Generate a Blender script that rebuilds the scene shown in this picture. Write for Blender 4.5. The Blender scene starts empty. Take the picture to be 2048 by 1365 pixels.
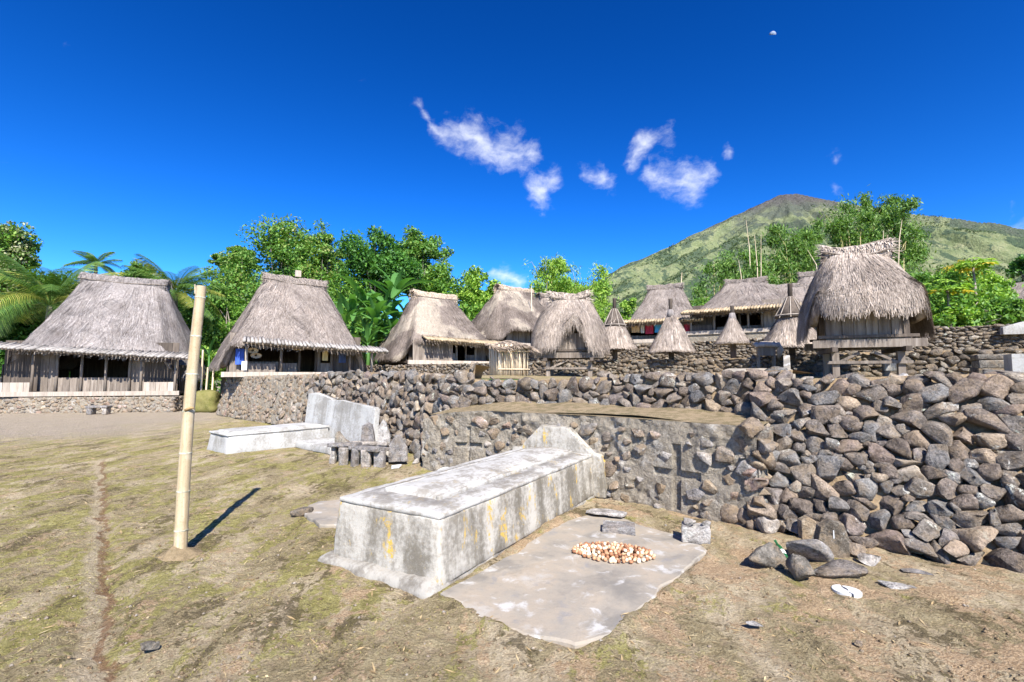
import bpy, bmesh, math, random
import numpy as np
from mathutils import Vector, Matrix

S = bpy.context.scene
COL = S.collection
R = math.radians
random.seed(7)
RNG = np.random.default_rng(7)

# ---------------------------------------------------------------- camera
FPX, PITCH, CAMZ = 967.0, R(4.0), 1.6          # focal length in photo pixels (2048 wide)
cam_data = bpy.data.cameras.new('camera')
cam_data.sensor_width = 36.0
cam_data.lens = FPX / 2048 * 36.0
cam_data.clip_start = 0.05
cam_data.clip_end = 30000
cam = bpy.data.objects.new('camera', cam_data)
COL.objects.link(cam)
cam.location = (0, 0, CAMZ)
cam.rotation_euler = (math.pi / 2 + PITCH, 0, 0)
S.camera = cam

def ray(px, py):
    u = (px - 1024) / FPX; v = (682.5 - py) / FPX
    return (u, math.cos(PITCH) - v * math.sin(PITCH), math.sin(PITCH) + v * math.cos(PITCH))
def at(px, py, Y):
    d = ray(px, py); t = Y / d[1]
    return Vector((d[0] * t, Y, CAMZ + d[2] * t))
def gnd(px, py, z=0.0):
    d = ray(px, py); t = (z - CAMZ) / d[2]
    return Vector((d[0] * t, d[1] * t, z))
def xat(px, Y):
    return (px - 1024) / FPX * Y

# ---------------------------------------------------------------- light
SUN_EL = R(44)
SUN_AZ = Vector((0.26, -0.965, 0)).normalized()          # horizontal direction towards the sun (behind the viewer)
sun_dir = Vector((SUN_AZ.x * math.cos(SUN_EL), SUN_AZ.y * math.cos(SUN_EL), math.sin(SUN_EL)))
sd = bpy.data.lights.new('sun', 'SUN')
sd.energy = 5.0; sd.angle = R(0.5); sd.color = (1.0, 0.955, 0.88)
sun = bpy.data.objects.new('sun', sd); COL.objects.link(sun)
sun.rotation_euler = (-sun_dir).to_track_quat('-Z', 'Y').to_euler()
sun.location = (10, -40, 50)

S.view_settings.view_transform = 'Standard'
S.view_settings.look = 'None'
S.view_settings.gamma = 1.0
S.view_settings.exposure = 1.18
S.view_settings.use_curve_mapping = False
S.render.engine = 'CYCLES'
S.cycles.max_bounces = 5; S.cycles.diffuse_bounces = 3; S.cycles.glossy_bounces = 2; S.cycles.transmission_bounces = 4; S.cycles.transparent_max_bounces = 4
S.cycles.use_adaptive_sampling = True; S.cycles.adaptive_threshold = 0.02
S.cycles.caustics_reflective = False; S.cycles.caustics_refractive = False

# ---------------------------------------------------------------- world: clear sky with a few small clouds
W = bpy.data.worlds.new('World'); S.world = W; W.use_nodes = True
wt = W.node_tree; wt.nodes.clear()
def wn(t, **p):
    n = wt.nodes.new('ShaderNode' + t)
    for k, v in p.items(): setattr(n, k, v)
    return n
wl = wt.links.new
SKY_SAT, SKY_HUE, SKY_GAMMA = 1.34, 0.50, 1.5
sky = wn('TexSky', sky_type='NISHITA')
sky.sun_disc = False
sky.sun_elevation = SUN_EL
sky.sun_rotation = math.atan2(SUN_AZ.x, SUN_AZ.y)
sky.altitude = 900; sky.air_density = 0.9; sky.dust_density = 0.7; sky.ozone_density = 3.5
hs0 = wn('HueSaturation'); hs0.inputs['Saturation'].default_value = SKY_SAT; hs0.inputs['Hue'].default_value = SKY_HUE; hs0.inputs['Value'].default_value = 1.02
wl(sky.outputs[0], hs0.inputs['Color'])
hs = wn('Gamma'); hs.inputs['Gamma'].default_value = SKY_GAMMA; wl(hs0.outputs[0], hs.inputs['Color'])
tc = wn('TexCoord')
wnz = wn('TexNoise'); wnz.inputs['Scale'].default_value = 11; wnz.inputs['Detail'].default_value = 4; wnz.inputs['Roughness'].default_value = 0.62
wl(tc.outputs['Generated'], wnz.inputs['Vector'])
wsub = wn('VectorMath', operation='SUBTRACT'); wsub.inputs[1].default_value = (.5, .5, .5)
wl(wnz.outputs['Color'], wsub.inputs[0])
wsc = wn('VectorMath', operation='SCALE'); wsc.inputs['Scale'].default_value = 0.038
wl(wsub.outputs[0], wsc.inputs[0])
wadd = wn('VectorMath', operation='ADD'); wl(tc.outputs['Generated'], wadd.inputs[0]); wl(wsc.outputs[0], wadd.inputs[1])
wsep = wn('SeparateXYZ'); wl(wadd.outputs[0], wsep.inputs[0])
def wmath(op, a, b=None, c=None):
    n = wn('Math', operation=op)
    for k, v in enumerate((a, b, c)):
        if v is None: continue
        if isinstance(v, (int, float)): n.inputs[k].default_value = v
        else: wl(v, n.inputs[k])
    return n.outputs[0]
SPAN, ELMAX, HMAX = R(120), R(48), R(7)
waz = wmath('FRACT', wmath('MULTIPLY_ADD', wmath('ARCTAN2', wsep.outputs[0], wsep.outputs[1]), 1 / SPAN, .5))
wel = wmath('MULTIPLY', wmath('ARCSINE', wsep.outputs[2]), 1 / ELMAX)
wcol = wn('CombineXYZ'); wl(waz, wcol.inputs[0]); wl(waz, wcol.inputs[1]); wl(waz, wcol.inputs[2])
# each layer: cloud height, half thickness and density along the bearing (px, py, half px, density)
LAYERS = [[(800,205,8,0),(842,206,15,.62),(862,252,22,.7),(880,268,26,.8),(930,275,36,1),(985,295,46,1),(1035,305,44,1),(1075,310,28,.8),(1105,320,14,0),(1135,285,10,0),(1150,285,16,.55),(1168,290,10,0),(1232,330,14,0),(1262,318,30,.95),(1288,288,34,.9),(1316,268,18,.6),(1342,265,22,.7),(1366,268,12,0),(1430,303,10,0),(1455,303,20,.95),(1480,303,10,0),(1635,325,10,0),(1676,322,26,.72),(1715,325,10,0),(1985,425,8,0),(2018,424,22,.6),(2050,424,8,0)],
          [(860,225,8,0),(895,226,20,.5),(930,232,8,0),(1030,360,10,0),(1058,378,36,.8),(1085,385,44,1),(1112,360,44,.75),(1140,350,14,.1),(1165,352,24,.6),(1200,350,30,.7),(1240,372,20,.5),(1275,362,10,.1),(1300,345,32,.85),(1340,362,42,1),(1385,370,46,1),(1430,350,34,.75),(1462,345,12,0),(1640,382,6,0),(1670,382,13,.6),(1700,384,6,0),(1910,455,6,0),(1950,454,15,1),(1990,460,8,.2),(2020,462,12,.8),(2048,465,20,1),(2090,468,20,1),(2130,470,8,0)],
          [(960,545,8,0),(985,545,24,.8),(1012,548,32,1),(1040,568,24,.9),(1075,575,10,0),(1180,540,6,0),(1225,541,12,.5),(1265,541,6,0)]]
mask = None
for lay in LAYERS:
    cv = wn('RGBCurve'); wl(wcol.outputs[0], cv.inputs['Color'])
    pts = []
    for (px, py, hh, st) in lay:
        d = Vector(ray(px, py)).normalized(); pts.append((math.atan2(d.x, d.y) / SPAN + .5, math.asin(d.z) / ELMAX, hh / FPX / HMAX * 1.0, st))
    pts = [(0.0, pts[0][1], .05, 0.0)] + pts + [(1.0, pts[-1][1], .05, 0.0)]
    for ch in range(3):
        c = cv.mapping.curves[ch]
        while len(c.points) < len(pts): c.points.new(.5, .5)
        for p, q in zip(c.points, pts): p.location = (q[0], q[1 + ch]); p.handle_type = 'VECTOR'
    cv.mapping.update()
    sp_ = wn('SeparateXYZ'); wl(cv.outputs[0], sp_.inputs[0])
    q = wmath('DIVIDE', wmath('MULTIPLY', wmath('ABSOLUTE', wmath('SUBTRACT', wel, sp_.outputs[0])), ELMAX / HMAX), wmath('MAXIMUM', sp_.outputs[1], .01))
    m_ = wmath('MULTIPLY', wmath('MAXIMUM', wmath('SUBTRACT', 1.0, wmath('MULTIPLY', q, .62)), 0.0), sp_.outputs[2])
    mask = m_ if mask is None else wmath('MAXIMUM', mask, m_)
wn2 = wn('TexNoise'); wn2.inputs['Scale'].default_value = 24; wn2.inputs['Detail'].default_value = 5; wn2.inputs['Roughness'].default_value = 0.6
wstr = wn('VectorMath', operation='MULTIPLY'); wl(wadd.outputs[0], wstr.inputs[0]); wstr.inputs[1].default_value = (1, 1, 1.5); wl(wstr.outputs[0], wn2.inputs['Vector'])
wm1 = wmath('MULTIPLY_ADD', wn2.outputs['Fac'], 1.5, -1.06)
wm2 = wmath('ADD', mask, wm1)
wm3 = wn('MapRange', interpolation_type='SMOOTHSTEP'); wl(wm2, wm3.inputs['Value'])
wm3.inputs['From Min'].default_value = 0.0; wm3.inputs['From Max'].default_value = 1.2; wm3.inputs['To Max'].default_value = 0.78
wmix = wn('Mix', data_type='RGBA'); wl(wm3.outputs[0], wmix.inputs[0]); wl(hs.outputs[0], wmix.inputs[6]); wmix.inputs[7].default_value = (12.6, 12.8, 13.0, 1)
bg = wn('Background'); bg.inputs['Strength'].default_value = 0.05
wl(wmix.outputs[2], bg.inputs['Color'])
wo = wn('OutputWorld'); wl(bg.outputs[0], wo.inputs[0])

# ---------------------------------------------------------------- helpers
def mesh_data(name, V, Fc, mat, smooth=False):
    me = bpy.data.meshes.new(name)
    if isinstance(V, np.ndarray) and isinstance(Fc, np.ndarray):
        n, k = Fc.shape
        me.vertices.add(len(V)); me.vertices.foreach_set('co', np.ascontiguousarray(V, dtype=np.float32).ravel())
        me.loops.add(n * k); me.loops.foreach_set('vertex_index', Fc.astype(np.int32).ravel())
        me.polygons.add(n)
        me.polygons.foreach_set('loop_start', np.arange(0, n * k, k, dtype=np.int32))
        me.update(calc_edges=True)
    else:
        me.from_pydata([tuple(v) for v in V], [], [tuple(int(i) for i in f) for f in Fc]); me.update()
    if smooth:
        me.polygons.foreach_set('use_smooth', np.ones(len(me.polygons), dtype=bool))
    if mat is not None: me.materials.append(mat)
    return me
def link(name, me, parent=None, kind=None, loc=None, rot=None, scale=None):
    o = bpy.data.objects.new(name, me); COL.objects.link(o)
    if parent is not None: o.parent = parent
    if loc is not None: o.location = loc
    if rot is not None: o.rotation_euler = rot
    if scale is not None: o.scale = scale
    if kind: o['kind'] = kind
    return o
def obj(name, V, Fc, mat, parent=None, smooth=False, kind=None):
    return link(name, mesh_data(name, V, Fc, mat, smooth), parent, kind)
def tag(o, label, cat, group=None):
    o['label'] = label; o['category'] = cat
    if group: o['group'] = group
    return o
def thing(name, label, cat, loc=(0, 0, 0), rz=0.0, group=None):
    o = bpy.data.objects.new(name, None); COL.objects.link(o)
    o.empty_display_size = 0.2
    o.location = loc; o.rotation_euler = (0, 0, rz)
    return tag(o, label, cat, group)
def struct(o):
    o['kind'] = 'structure'; return o

_perm = np.random.default_rng(3).random(4096)
def _h(ix, iy, iz):
    return _perm[(ix * 73 + iy * 1291 + iz * 3571 + ((ix * iy) % 97) * 13) % 4096]
def vnoise(P):
    P = np.asarray(P, dtype=float)
    I = np.floor(P).astype(np.int64); f = P - I; f = f * f * (3 - 2 * f)
    x, y, z = I[..., 0], I[..., 1], I[..., 2]; fx, fy, fz = f[..., 0], f[..., 1], f[..., 2]
    def L(a, b, t): return a + (b - a) * t
    c = [[[_h(x + i, y + j, z + k) for k in (0, 1)] for j in (0, 1)] for i in (0, 1)]
    return L(L(L(c[0][0][0], c[1][0][0], fx), L(c[0][1][0], c[1][1][0], fx), fy),
             L(L(c[0][0][1], c[1][0][1], fx), L(c[0][1][1], c[1][1][1], fx), fy), fz)
def fbm(P, scale=1.0, octv=4, gain=0.5):
    P = np.asarray(P, dtype=float) * scale; s = 0; a = 1; tot = 0
    for i in range(octv):
        s = s + a * vnoise(P + 17.3 * i); tot += a; a *= gain; P = P * 2.03
    return s / tot          # 0..1
def grid_faces(nu, nv, wrap_u=False):
    iu = np.arange(nu if wrap_u else nu - 1); iv = np.arange(nv - 1)
    A, B = np.meshgrid(iu, iv, indexing='ij'); A = A.ravel(); B = B.ravel()
    A2 = (A + 1) % nu
    return np.stack([A * nv + B, A2 * nv + B, A2 * nv + B + 1, A * nv + B + 1], 1)
def box(x0, x1, y0, y1, z0, z1):
    V = [(x, y, z) for x in (x0, x1) for y in (y0, y1) for z in (z0, z1)]
    Fc = [(0, 1, 3, 2), (4, 6, 7, 5), (0, 4, 5, 1), (2, 3, 7, 6), (0, 2, 6, 4), (1, 5, 7, 3)]
    return V, Fc
def rbox(dx, dy, dz, r=0.02, seg=0.08, amp=0.0, seed=0, taper=0.0, fine=0.0):
    """rounded, subdivided, slightly irregular block; origin at the middle of its underside"""
    h = np.array([dx / 2, dy / 2, dz / 2])
    def cl(hh):
        n = max(1, int(round((2 * hh - 2 * r) / seg)))
        return np.concatenate([[-hh], np.linspace(-(hh - r), hh - r, n + 1), [hh]])
    L = [cl(v) for v in h]
    Vs, Fs, off = [], [], 0
    for ax in range(3):
        o1, o2 = [(1, 2), (2, 0), (0, 1)][ax]
        for sg in (-1, 1):
            A, B = np.meshgrid(L[o1], L[o2], indexing='ij')
            P = np.zeros(A.shape + (3,)); P[..., ax] = sg * h[ax]; P[..., o1] = A; P[..., o2] = B
            f = grid_faces(len(L[o1]), len(L[o2]))
            if sg < 0: f = f[:, ::-1]
            Vs.append(P.reshape(-1, 3)); Fs.append(f + off); off += P.shape[0] * P.shape[1]
    V = np.concatenate(Vs); Fc = np.concatenate(Fs)
    key = np.round(V, 6); _, idx, inv = np.unique(key, axis=0, return_index=True, return_inverse=True)
    V = V[idx]; Fc = inv.reshape(-1)[Fc]
    q = np.clip(V, -(h - r), h - r); d = V - q; n = np.linalg.norm(d, axis=1, keepdims=True)
    N = d / np.maximum(n, 1e-9); V = q + N * r
    if amp:
        V = V + N * ((fbm(V + seed * 7.7, 4.0, 3) - .5) * 2 * amp)[:, None]
        if fine: V = V + N * ((fbm(V + seed * 3.1, 22.0, 2) - .5) * 2 * fine)[:, None]
    V[:, 2] += h[2]
    if taper:
        k = 1 + taper * (1 - V[:, 2] / dz); V[:, 0] *= 1 + (k - 1) / dx; V[:, 1] *= 1 + (k - 1) / dy
    return V, Fc
def tube(pts, rad, n=8, cap=True):
    pts = [Vector(p) for p in pts]
    if not hasattr(rad, '__len__'): rad = [rad] * len(pts)
    V, Fc = [], []
    up = Vector((0.02, 0.01, 1))
    for i, p in enumerate(pts):
        d = (pts[min(i + 1, len(pts) - 1)] - pts[max(i - 1, 0)]).normalized()
        a = d.cross(up if abs(d.z) < 0.95 else Vector((1, 0.1, 0))).normalized(); b = d.cross(a)
        for k in range(n):
            t = 2 * math.pi * k / n
            V.append(p + (a * math.cos(t) + b * math.sin(t)) * rad[i])
    for i in range(len(pts) - 1):
        for k in range(n):
            Fc.append((i * n + k, i * n + (k + 1) % n, (i + 1) * n + (k + 1) % n, (i + 1) * n + k))
    if cap:
        Fc.append(tuple(range(n))[::-1]); Fc.append(tuple((len(pts) - 1) * n + k for k in range(n)))
    return V, Fc
class MB:
    def __init__(s): s.V = []; s.F = []
    def add(s, vf):
        o = len(s.V); s.V += [tuple(v) for v in vf[0]]; s.F += [tuple(int(i) + o for i in f) for f in vf[1]]; return s
    def build(s, name, mat, parent=None, smooth=False, kind=None): return obj(name, s.V, s.F, mat, parent, smooth, kind)
def beam(p, q, w, h=None):
    """square timber from p to q"""
    p = Vector(p); q = Vector(q); h = h or w
    d = (q - p).normalized(); a = d.cross(Vector((0, 0, 1)) if abs(d.z) < .95 else Vector((0, 1, 0))).normalized(); b = a.cross(d)
    V = [e + a * (sx * w / 2) + b * (sy * h / 2) for e in (p, q) for sx, sy in ((-1, -1), (1, -1), (1, 1), (-1, 1))]
    return V, [(0, 1, 2, 3), (7, 6, 5, 4), (0, 4, 5, 1), (1, 5, 6, 2), (2, 6, 7, 3), (3, 7, 4, 0)]
# ---------------------------------------------------------------- materials
class NT:
    def __init__(s, name):
        s.m = bpy.data.materials.new(name); s.m.use_nodes = True; s.t = s.m.node_tree; s.t.nodes.clear()
        s.out = s.t.nodes.new('ShaderNodeOutputMaterial')
        s.geo = s.t.nodes.new('ShaderNodeNewGeometry'); s.tc = s.t.nodes.new('ShaderNodeTexCoord'); s.oi = s.t.nodes.new('ShaderNodeObjectInfo')
        s.pos = s.geo.outputs['Position']; s.obj = s.tc.outputs['Object']
    def put(s, sock, v):
        if isinstance(v, bpy.types.NodeSocket): s.t.links.new(v, sock)
        elif isinstance(v, tuple) and len(v) == 3 and sock.type == 'RGBA': sock.default_value = (*v, 1)
        else: sock.default_value = v
    def n(s, typ, ins=None, out=0, **props):
        nd = s.t.nodes.new('ShaderNode' + typ)
        for k, v in props.items(): setattr(nd, k, v)
        for k, v in (ins or {}).items(): s.put(nd.inputs[k], v)
        return nd.outputs[out]
    def map(s, vec, scale=(1, 1, 1), rot=(0, 0, 0), loc=(0, 0, 0)):
        return s.n('Mapping', {'Vector': vec, 'Scale': scale, 'Rotation': rot, 'Location': loc})
    def noise(s, vec, scale, detail=4, rough=.55, dist=0.0):
        return s.n('TexNoise', {'Vector': vec, 'Scale': scale, 'Detail': detail, 'Roughness': rough, 'Distortion': dist})
    def rng(s, v, a, b, c=0.0, d=1.0, smooth=True):
        return s.n('MapRange', {'Value': v, 'From Min': a, 'From Max': b, 'To Min': c, 'To Max': d}, interpolation_type='SMOOTHSTEP' if smooth else 'LINEAR')
    def math(s, op, a, b=0.0):
        return s.n('Math', {0: a, 1: b}, operation=op)
    def mix(s, f, a, b, blend='MIX'):
        return s.n('Mix', {0: f, 6: a, 7: b}, out=2, data_type='RGBA', blend_type=blend)
    def ramp(s, f, stops, const=False):
        nd = s.t.nodes.new('ShaderNodeValToRGB'); cr = nd.color_ramp
        if const: cr.interpolation = 'CONSTANT'
        while len(cr.elements) < len(stops): cr.elements.new(0.5)
        for e, (p, c) in zip(cr.elements, stops): e.position = p; e.color = (*c, 1)
        s.put(nd.inputs[0], f); return nd.outputs[0]
    def rand(s):
        a = s.math('ADD', s.oi.outputs['Random'], s.geo.outputs['Random Per Island'])
        return s.math('FRACT', a)
    def bump(s, hgt, strength=.5, dist=.02, normal=None):
        ins = {'Height': hgt, 'Strength': strength, 'Distance': dist}
        if normal is not None: ins['Normal'] = normal
        return s.n('Bump', ins)
    def surf(s, color, rough=.9, normal=None, spec=.25, **kw):
        ins = {'Base Color': color, 'Roughness': rough, 'Specular IOR Level': spec}
        if normal is not None: ins['Normal'] = normal
        ins.update(kw)
        sh = s.n('BsdfPrincipled', ins); s.t.links.new(sh, s.out.inputs[0]); return s.m

def mat_stone(name, pal, lichen=.5, dirt=.5):
    m = NT(name); r = m.rand()
    c = m.ramp(r, pal)
    off = m.n('CombineXYZ', {0: m.math('MULTIPLY', r, 37.0), 1: m.math('MULTIPLY', r, 11.0), 2: 0.0})
    v = m.n('VectorMath', {0: m.pos, 1: off}, operation='ADD')
    n1 = m.noise(v, 9, 6, .65); n2 = m.noise(v, 48, 5, .7); n3 = m.noise(v, 6.5, 6, .72, .6)
    c = m.mix(1.0, c, m.ramp(n1, [(.33, (.48, .45, .42)), (.48, (.88, .87, .85)), (.66, (1.4, 1.35, 1.3))]), 'MULTIPLY')
    c = m.mix(1.0, c, m.ramp(n2, [(.35, (.58, .57, .56)), (.65, (1.32, 1.32, 1.32))]), 'MULTIPLY')
    lk = m.math('MULTIPLY', m.rng(n3, .555, .64), m.rng(n2, .40, .54))
    lk = m.math('MULTIPLY', lk, m.rng(m.math('FRACT', m.math('MULTIPLY', r, 7.13)), .35, .75, 0.0, lichen + .3))
    c = m.mix(lk, c, m.ramp(m.math('FRACT', m.math('MULTIPLY', r, 13.7)), [(.2, (.58, .56, .5)), (.6, (.42, .45, .36)), (.9, (.6, .6, .57))]))
    up = m.n('SeparateXYZ', {0: m.geo.outputs['Normal']}, out=2)
    dk = m.math('MULTIPLY', m.rng(m.math('ADD', m.noise(v, 7, 5, .65), m.math('MULTIPLY', m.math('SUBTRACT', n2, .5), .4)), .46, .60), dirt)
    c = m.mix(dk, c, (.235, .172, .108))
    b = m.bump(m.math('ADD', n2, m.math('MULTIPLY', n1, 1.5)), .85, .03)
    return m.surf(c, .92, b, .2)
PAL1 = [(0, (.115, .095, .082)), (.18, (.18, .148, .126)), (.36, (.155, .138, .126)), (.5, (.225, .195, .165)), (.62, (.155, .152, .152)), (.74, (.205, .20, .195)), (.84, (.185, .145, .13)), (.93, (.30, .24, .18)), (1, (.36, .32, .27))]
M_STONE = mat_stone('stone_boulder', PAL1, .75, .42)
M_STONE_D = mat_stone('stone_terrace', [(0, (.095, .08, .066)), (.3, (.155, .13, .105)), (.55, (.13, .118, .106)), (.75, (.19, .16, .12)), (.9, (.17, .16, .145)), (1, (.27, .245, .205))], .6, .5)
M_STONE_M = mat_stone('stone_mortared', [(0, (.20, .16, .125)), (.35, (.26, .21, .165)), (.6, (.22, .205, .19)), (.8, (.31, .25, .18)), (.92, (.30, .21, .18)), (1, (.40, .36, .31))], .5, .75)
M_STONE_G = mat_stone('stone_slate', [(0, (.20, .19, .19)), (.5, (.27, .26, .255)), (1, (.34, .31, .28))], .4, .3)
M_SLAB = mat_stone('stone_pale_slab', [(0, (.36, .35, .34)), (1, (.46, .43, .40))], .2, .15)

def mat_earth(name, a, b, c3, sc=1.0):
    m = NT(name)
    n1 = m.noise(m.pos, 2.5 * sc, 6, .6); n2 = m.noise(m.pos, 24 * sc, 6, .7)
    c = m.mix(m.rng(n1, .4, .62), a, b); c = m.mix(m.rng(n2, .45, .75), c, c3)
    return m.surf(c, .97, m.bump(m.math('ADD', n2, n1), .8, .03), .1)
M_EARTH = mat_earth('wall_earth', (.19, .135, .08), (.26, .19, .115), (.32, .245, .16))
M_TERR = mat_earth('terrace_earth', (.26, .20, .12), (.19, .17, .075), (.36, .28, .18))
M_LEDGE = mat_earth('ledge_earth', (.27, .205, .125), (.155, .125, .065), (.36, .285, .19), 3.0)

def mat_rubble():
    m = NT('rubble_mortar')
    n1 = m.noise(m.pos, 3.0, 6, .62); n2 = m.noise(m.pos, 30, 6, .7); n3 = m.noise(m.pos, 7, 5, .6, .4)
    c = m.ramp(n1, [(.33, (.17, .143, .108)), (.45, (.27, .235, .185)), (.56, (.22, .19, .15)), (.68, (.37, .34, .295))])
    c = m.mix(m.rng(n3, .58, .7, 0, .7), c, (.33, .305, .27)); c = m.mix(m.rng(n3, .27, .42, .7, 0), c, (.13, .105, .075))
    c = m.mix(1.0, c, m.ramp(n2, [(.3, (.68, .68, .68)), (.7, (1.28, 1.28, 1.28))]), 'MULTIPLY')
    return m.surf(c, .95, m.bump(m.math('ADD', m.math('MULTIPLY', n3, 2.0), n2), .9, .03), .12)
M_RUBBLE = mat_rubble()

def mat_plaster(name, base=(.45, .43, .40), grey=(.22, .20, .175), amount=.5, yellow=0.0, top_dark=.5, sx=7.0):
    """old lime wash: dark vertical weather streaks, chipped grey, a little ochre lichen"""
    m = NT(name)
    st = m.noise(m.map(m.obj, (sx, sx, .55)), 1.0, 5, .62, .25)
    n1 = m.noise(m.obj, 3.2, 6, .65); n2 = m.noise(m.obj, 26, 6, .7); n3 = m.noise(m.obj, 90, 4, .6)
    up = m.math('ABSOLUTE', m.n('SeparateXYZ', {0: m.geo.outputs['Normal']}, out=2))
    upf = m.rng(up, .45, .75)
    side = m.math('ADD', m.math('MULTIPLY', st, .5), m.math('ADD', m.math('MULTIPLY', n2, .25), m.math('MULTIPLY', n1, .25)))
    topn = m.math('ADD', m.math('MULTIPLY', n1, .68), m.math('MULTIPLY', n2, .32))
    f = m.n('Mix', {0: upf, 2: side, 3: topn}, data_type='FLOAT')
    lo = .56 - .12 * amount
    k = m.rng(f, lo - .05, lo + .11)
    c = m.mix(k, base, grey)
    k2 = m.rng(f, lo + .10, lo + .2, 0, .75)
    c = m.mix(k2, c, (grey[0] * .55, grey[1] * .52, grey[2] * .48))
    c = m.mix(m.rng(n2, .56, .70, 0, .55), c, (.30, .255, .20))
    if yellow:
        y = m.math('MULTIPLY', m.rng(m.noise(m.map(m.obj, (3, 3, 1.4), loc=(3, 1, 0)), 1.6, 5, .7, .5), .555, .65), m.rng(n2, .42, .55))
        c = m.mix(m.math('MULTIPLY', y, yellow), c, (.50, .33, .06))
    c = m.mix(m.rng(n3, .6, .75, 0, .35), c, (.34, .31, .28))
    return m.surf(c, .9, m.bump(m.math('ADD', n2, m.math('MULTIPLY', n3, .5)), .45, .012), .2)
M_TOMB = mat_plaster('limewash_weathered', (.40, .372, .325), (.15, .133, .106), .85, 1.0, sx=3.4)
M_TOMBTOP = mat_plaster('limewash_top', (.41, .395, .365), (.23, .21, .18), .62, .15)
M_TOMBGREY = mat_plaster('limewash_groove', (.34, .325, .30), (.18, .165, .145), 1.0, .3)
M_WHITE = mat_plaster('limewash_white', (.40, .392, .372), (.235, .222, .20), .62, 0, sx=2.4)
M_PLINTH = mat_plaster('plinth_concrete', (.30, .28, .245), (.14, .125, .105), .7, 0)
M_CHALK = NT('white_paint'); M_CHALK = M_CHALK.surf(M_CHALK.ramp(M_CHALK.noise(M_CHALK.pos, 40, 4), [(.3, (.42, .41, .40)), (.6, (.52, .52, .50))]), .8)

def mat_slab():
    m = NT('apron_concrete')
    n1 = m.noise(m.pos, 2.0, 6, .62); n2 = m.noise(m.pos, 18, 6, .7); n3 = m.noise(m.pos, 70, 4, .6); n4 = m.noise(m.pos, 4.5, 5, .6, .5)
    c = m.ramp(n1, [(.35, (.185, .168, .145)), (.47, (.265, .233, .19)), (.58, (.30, .252, .195)), (.7, (.345, .322, .29))])
    c = m.mix(m.rng(n4, .54, .68, 0, .85), c, (.42, .405, .385)); c = m.mix(m.rng(n4, .3, .42, .7, 0), c, (.20, .19, .185))
    c = m.mix(m.rng(n2, .52, .7, 0, .6), c, (.22, .19, .155))
    c = m.mix(m.rng(n3, .62, .74, 0, .4), c, (.26, .23, .2))
    return m.surf(c, .9, m.bump(m.math('ADD', n2, n3), .35, .01), .2)
M_APRON = mat_slab()

def mat_thatch(name, dark, mid, pale, patch=None, pk=(.5, .6), tip=1.0, ao=0):
    m = NT(name); r = m.geo.outputs['Random Per Island']
    c = m.ramp(r, [(0, dark), (.35, mid), (.75, mid), (1, pale)])
    n1 = m.noise(m.pos, 1.1, 5, .62); n2 = m.noise(m.map(m.pos, (16, 16, 3.2)), 1.0, 4, .6)
    c = m.mix(1.0, c, m.ramp(n1, [(.3, (.72, .70, .69)), (.5, (1, 1, 1)), (.7, (1.2, 1.18, 1.16))]), 'MULTIPLY')
    c = m.mix(1.0, c, m.ramp(n2, [(.3, (.68, .67, .66)), (.7, (1.26, 1.25, 1.24))]), 'MULTIPLY')
    if patch:
        c = m.mix(m.rng(m.noise(m.pos, .55, 4, .5), pk[0], pk[1]), c, m.mix(1.0, patch, m.ramp(n2, [(.3, (.7, .7, .7)), (.7, (1.25, 1.25, 1.25))]), 'MULTIPLY'))
    return m.surf(c, .95, m.bump(n2, .5, .03), .12)
M_TH_GREY = mat_thatch('thatch_grey', (.145, .126, .119), (.222, .20, .19), (.31, .285, .275))
M_TH_BROWN = mat_thatch('thatch_brown', (.14, .114, .10), (.218, .187, .166), (.31, .27, .243))
M_TH_DARK = mat_thatch('thatch_mixed', (.115, .093, .078), (.19, .157, .135), (.28, .235, .20), (.325, .275, .22), (.48, .56))
M_TH_PALE = mat_thatch('thatch_pale', (.25, .19, .14), (.44, .355, .275), (.60, .50, .40))
M_TH_GRAN = mat_thatch('thatch_granary', (.18, .142, .113), (.34, .288, .245), (.52, .445, .385))
M_TH_UNDER = mat_thatch('thatch_underside', (.12, .08, .05), (.17, .12, .075), (.2, .14, .09))

def mat_wood(name, a, b, c3, s=(14, 14, 1.1)):
    m = NT(name); r = m.rand()
    off = m.n('CombineXYZ', {0: m.math('MULTIPLY', r, 19.0), 1: 0.0, 2: m.math('MULTIPLY', r, 7.0)})
    v = m.n('VectorMath', {0: m.obj, 1: off}, operation='ADD')
    g = m.noise(m.map(v, s), 1.0, 6, .65, .3); n2 = m.noise(v, 3, 4)
    c = m.ramp(g, [(.3, a), (.52, b), (.72, c3)])
    c = m.mix(1.0, c, m.ramp(r, [(0, (.75, .74, .73)), (.5, (1, 1, 1)), (1, (1.25, 1.24, 1.22))]), 'MULTIPLY')
    c = m.mix(m.rng(n2, .5, .7, 0, .5), c, b)
    return m.surf(c, .85, m.bump(g, .5, .01), .2)
M_WOOD = mat_wood('weathered_wood', (.10, .08, .065), (.20, .165, .135), (.31, .27, .23))
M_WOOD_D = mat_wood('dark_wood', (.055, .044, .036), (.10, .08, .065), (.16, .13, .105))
M_WOOD_P = mat_wood('pale_wood', (.24, .20, .16), (.36, .31, .26), (.47, .41, .35))
M_BAMTILE = mat_wood('grey_bamboo', (.17, .155, .142), (.285, .262, .24), (.40, .375, .35), (9, 9, 9))
M_BAMTILE_T = mat_wood('tan_bamboo', (.22, .165, .10), (.36, .28, .18), (.48, .40, .28), (9, 9, 9))
M_STICK = mat_wood('bamboo_slat', (.42, .32, .20), (.58, .47, .33), (.70, .60, .46), (9, 9, 1))
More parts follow.
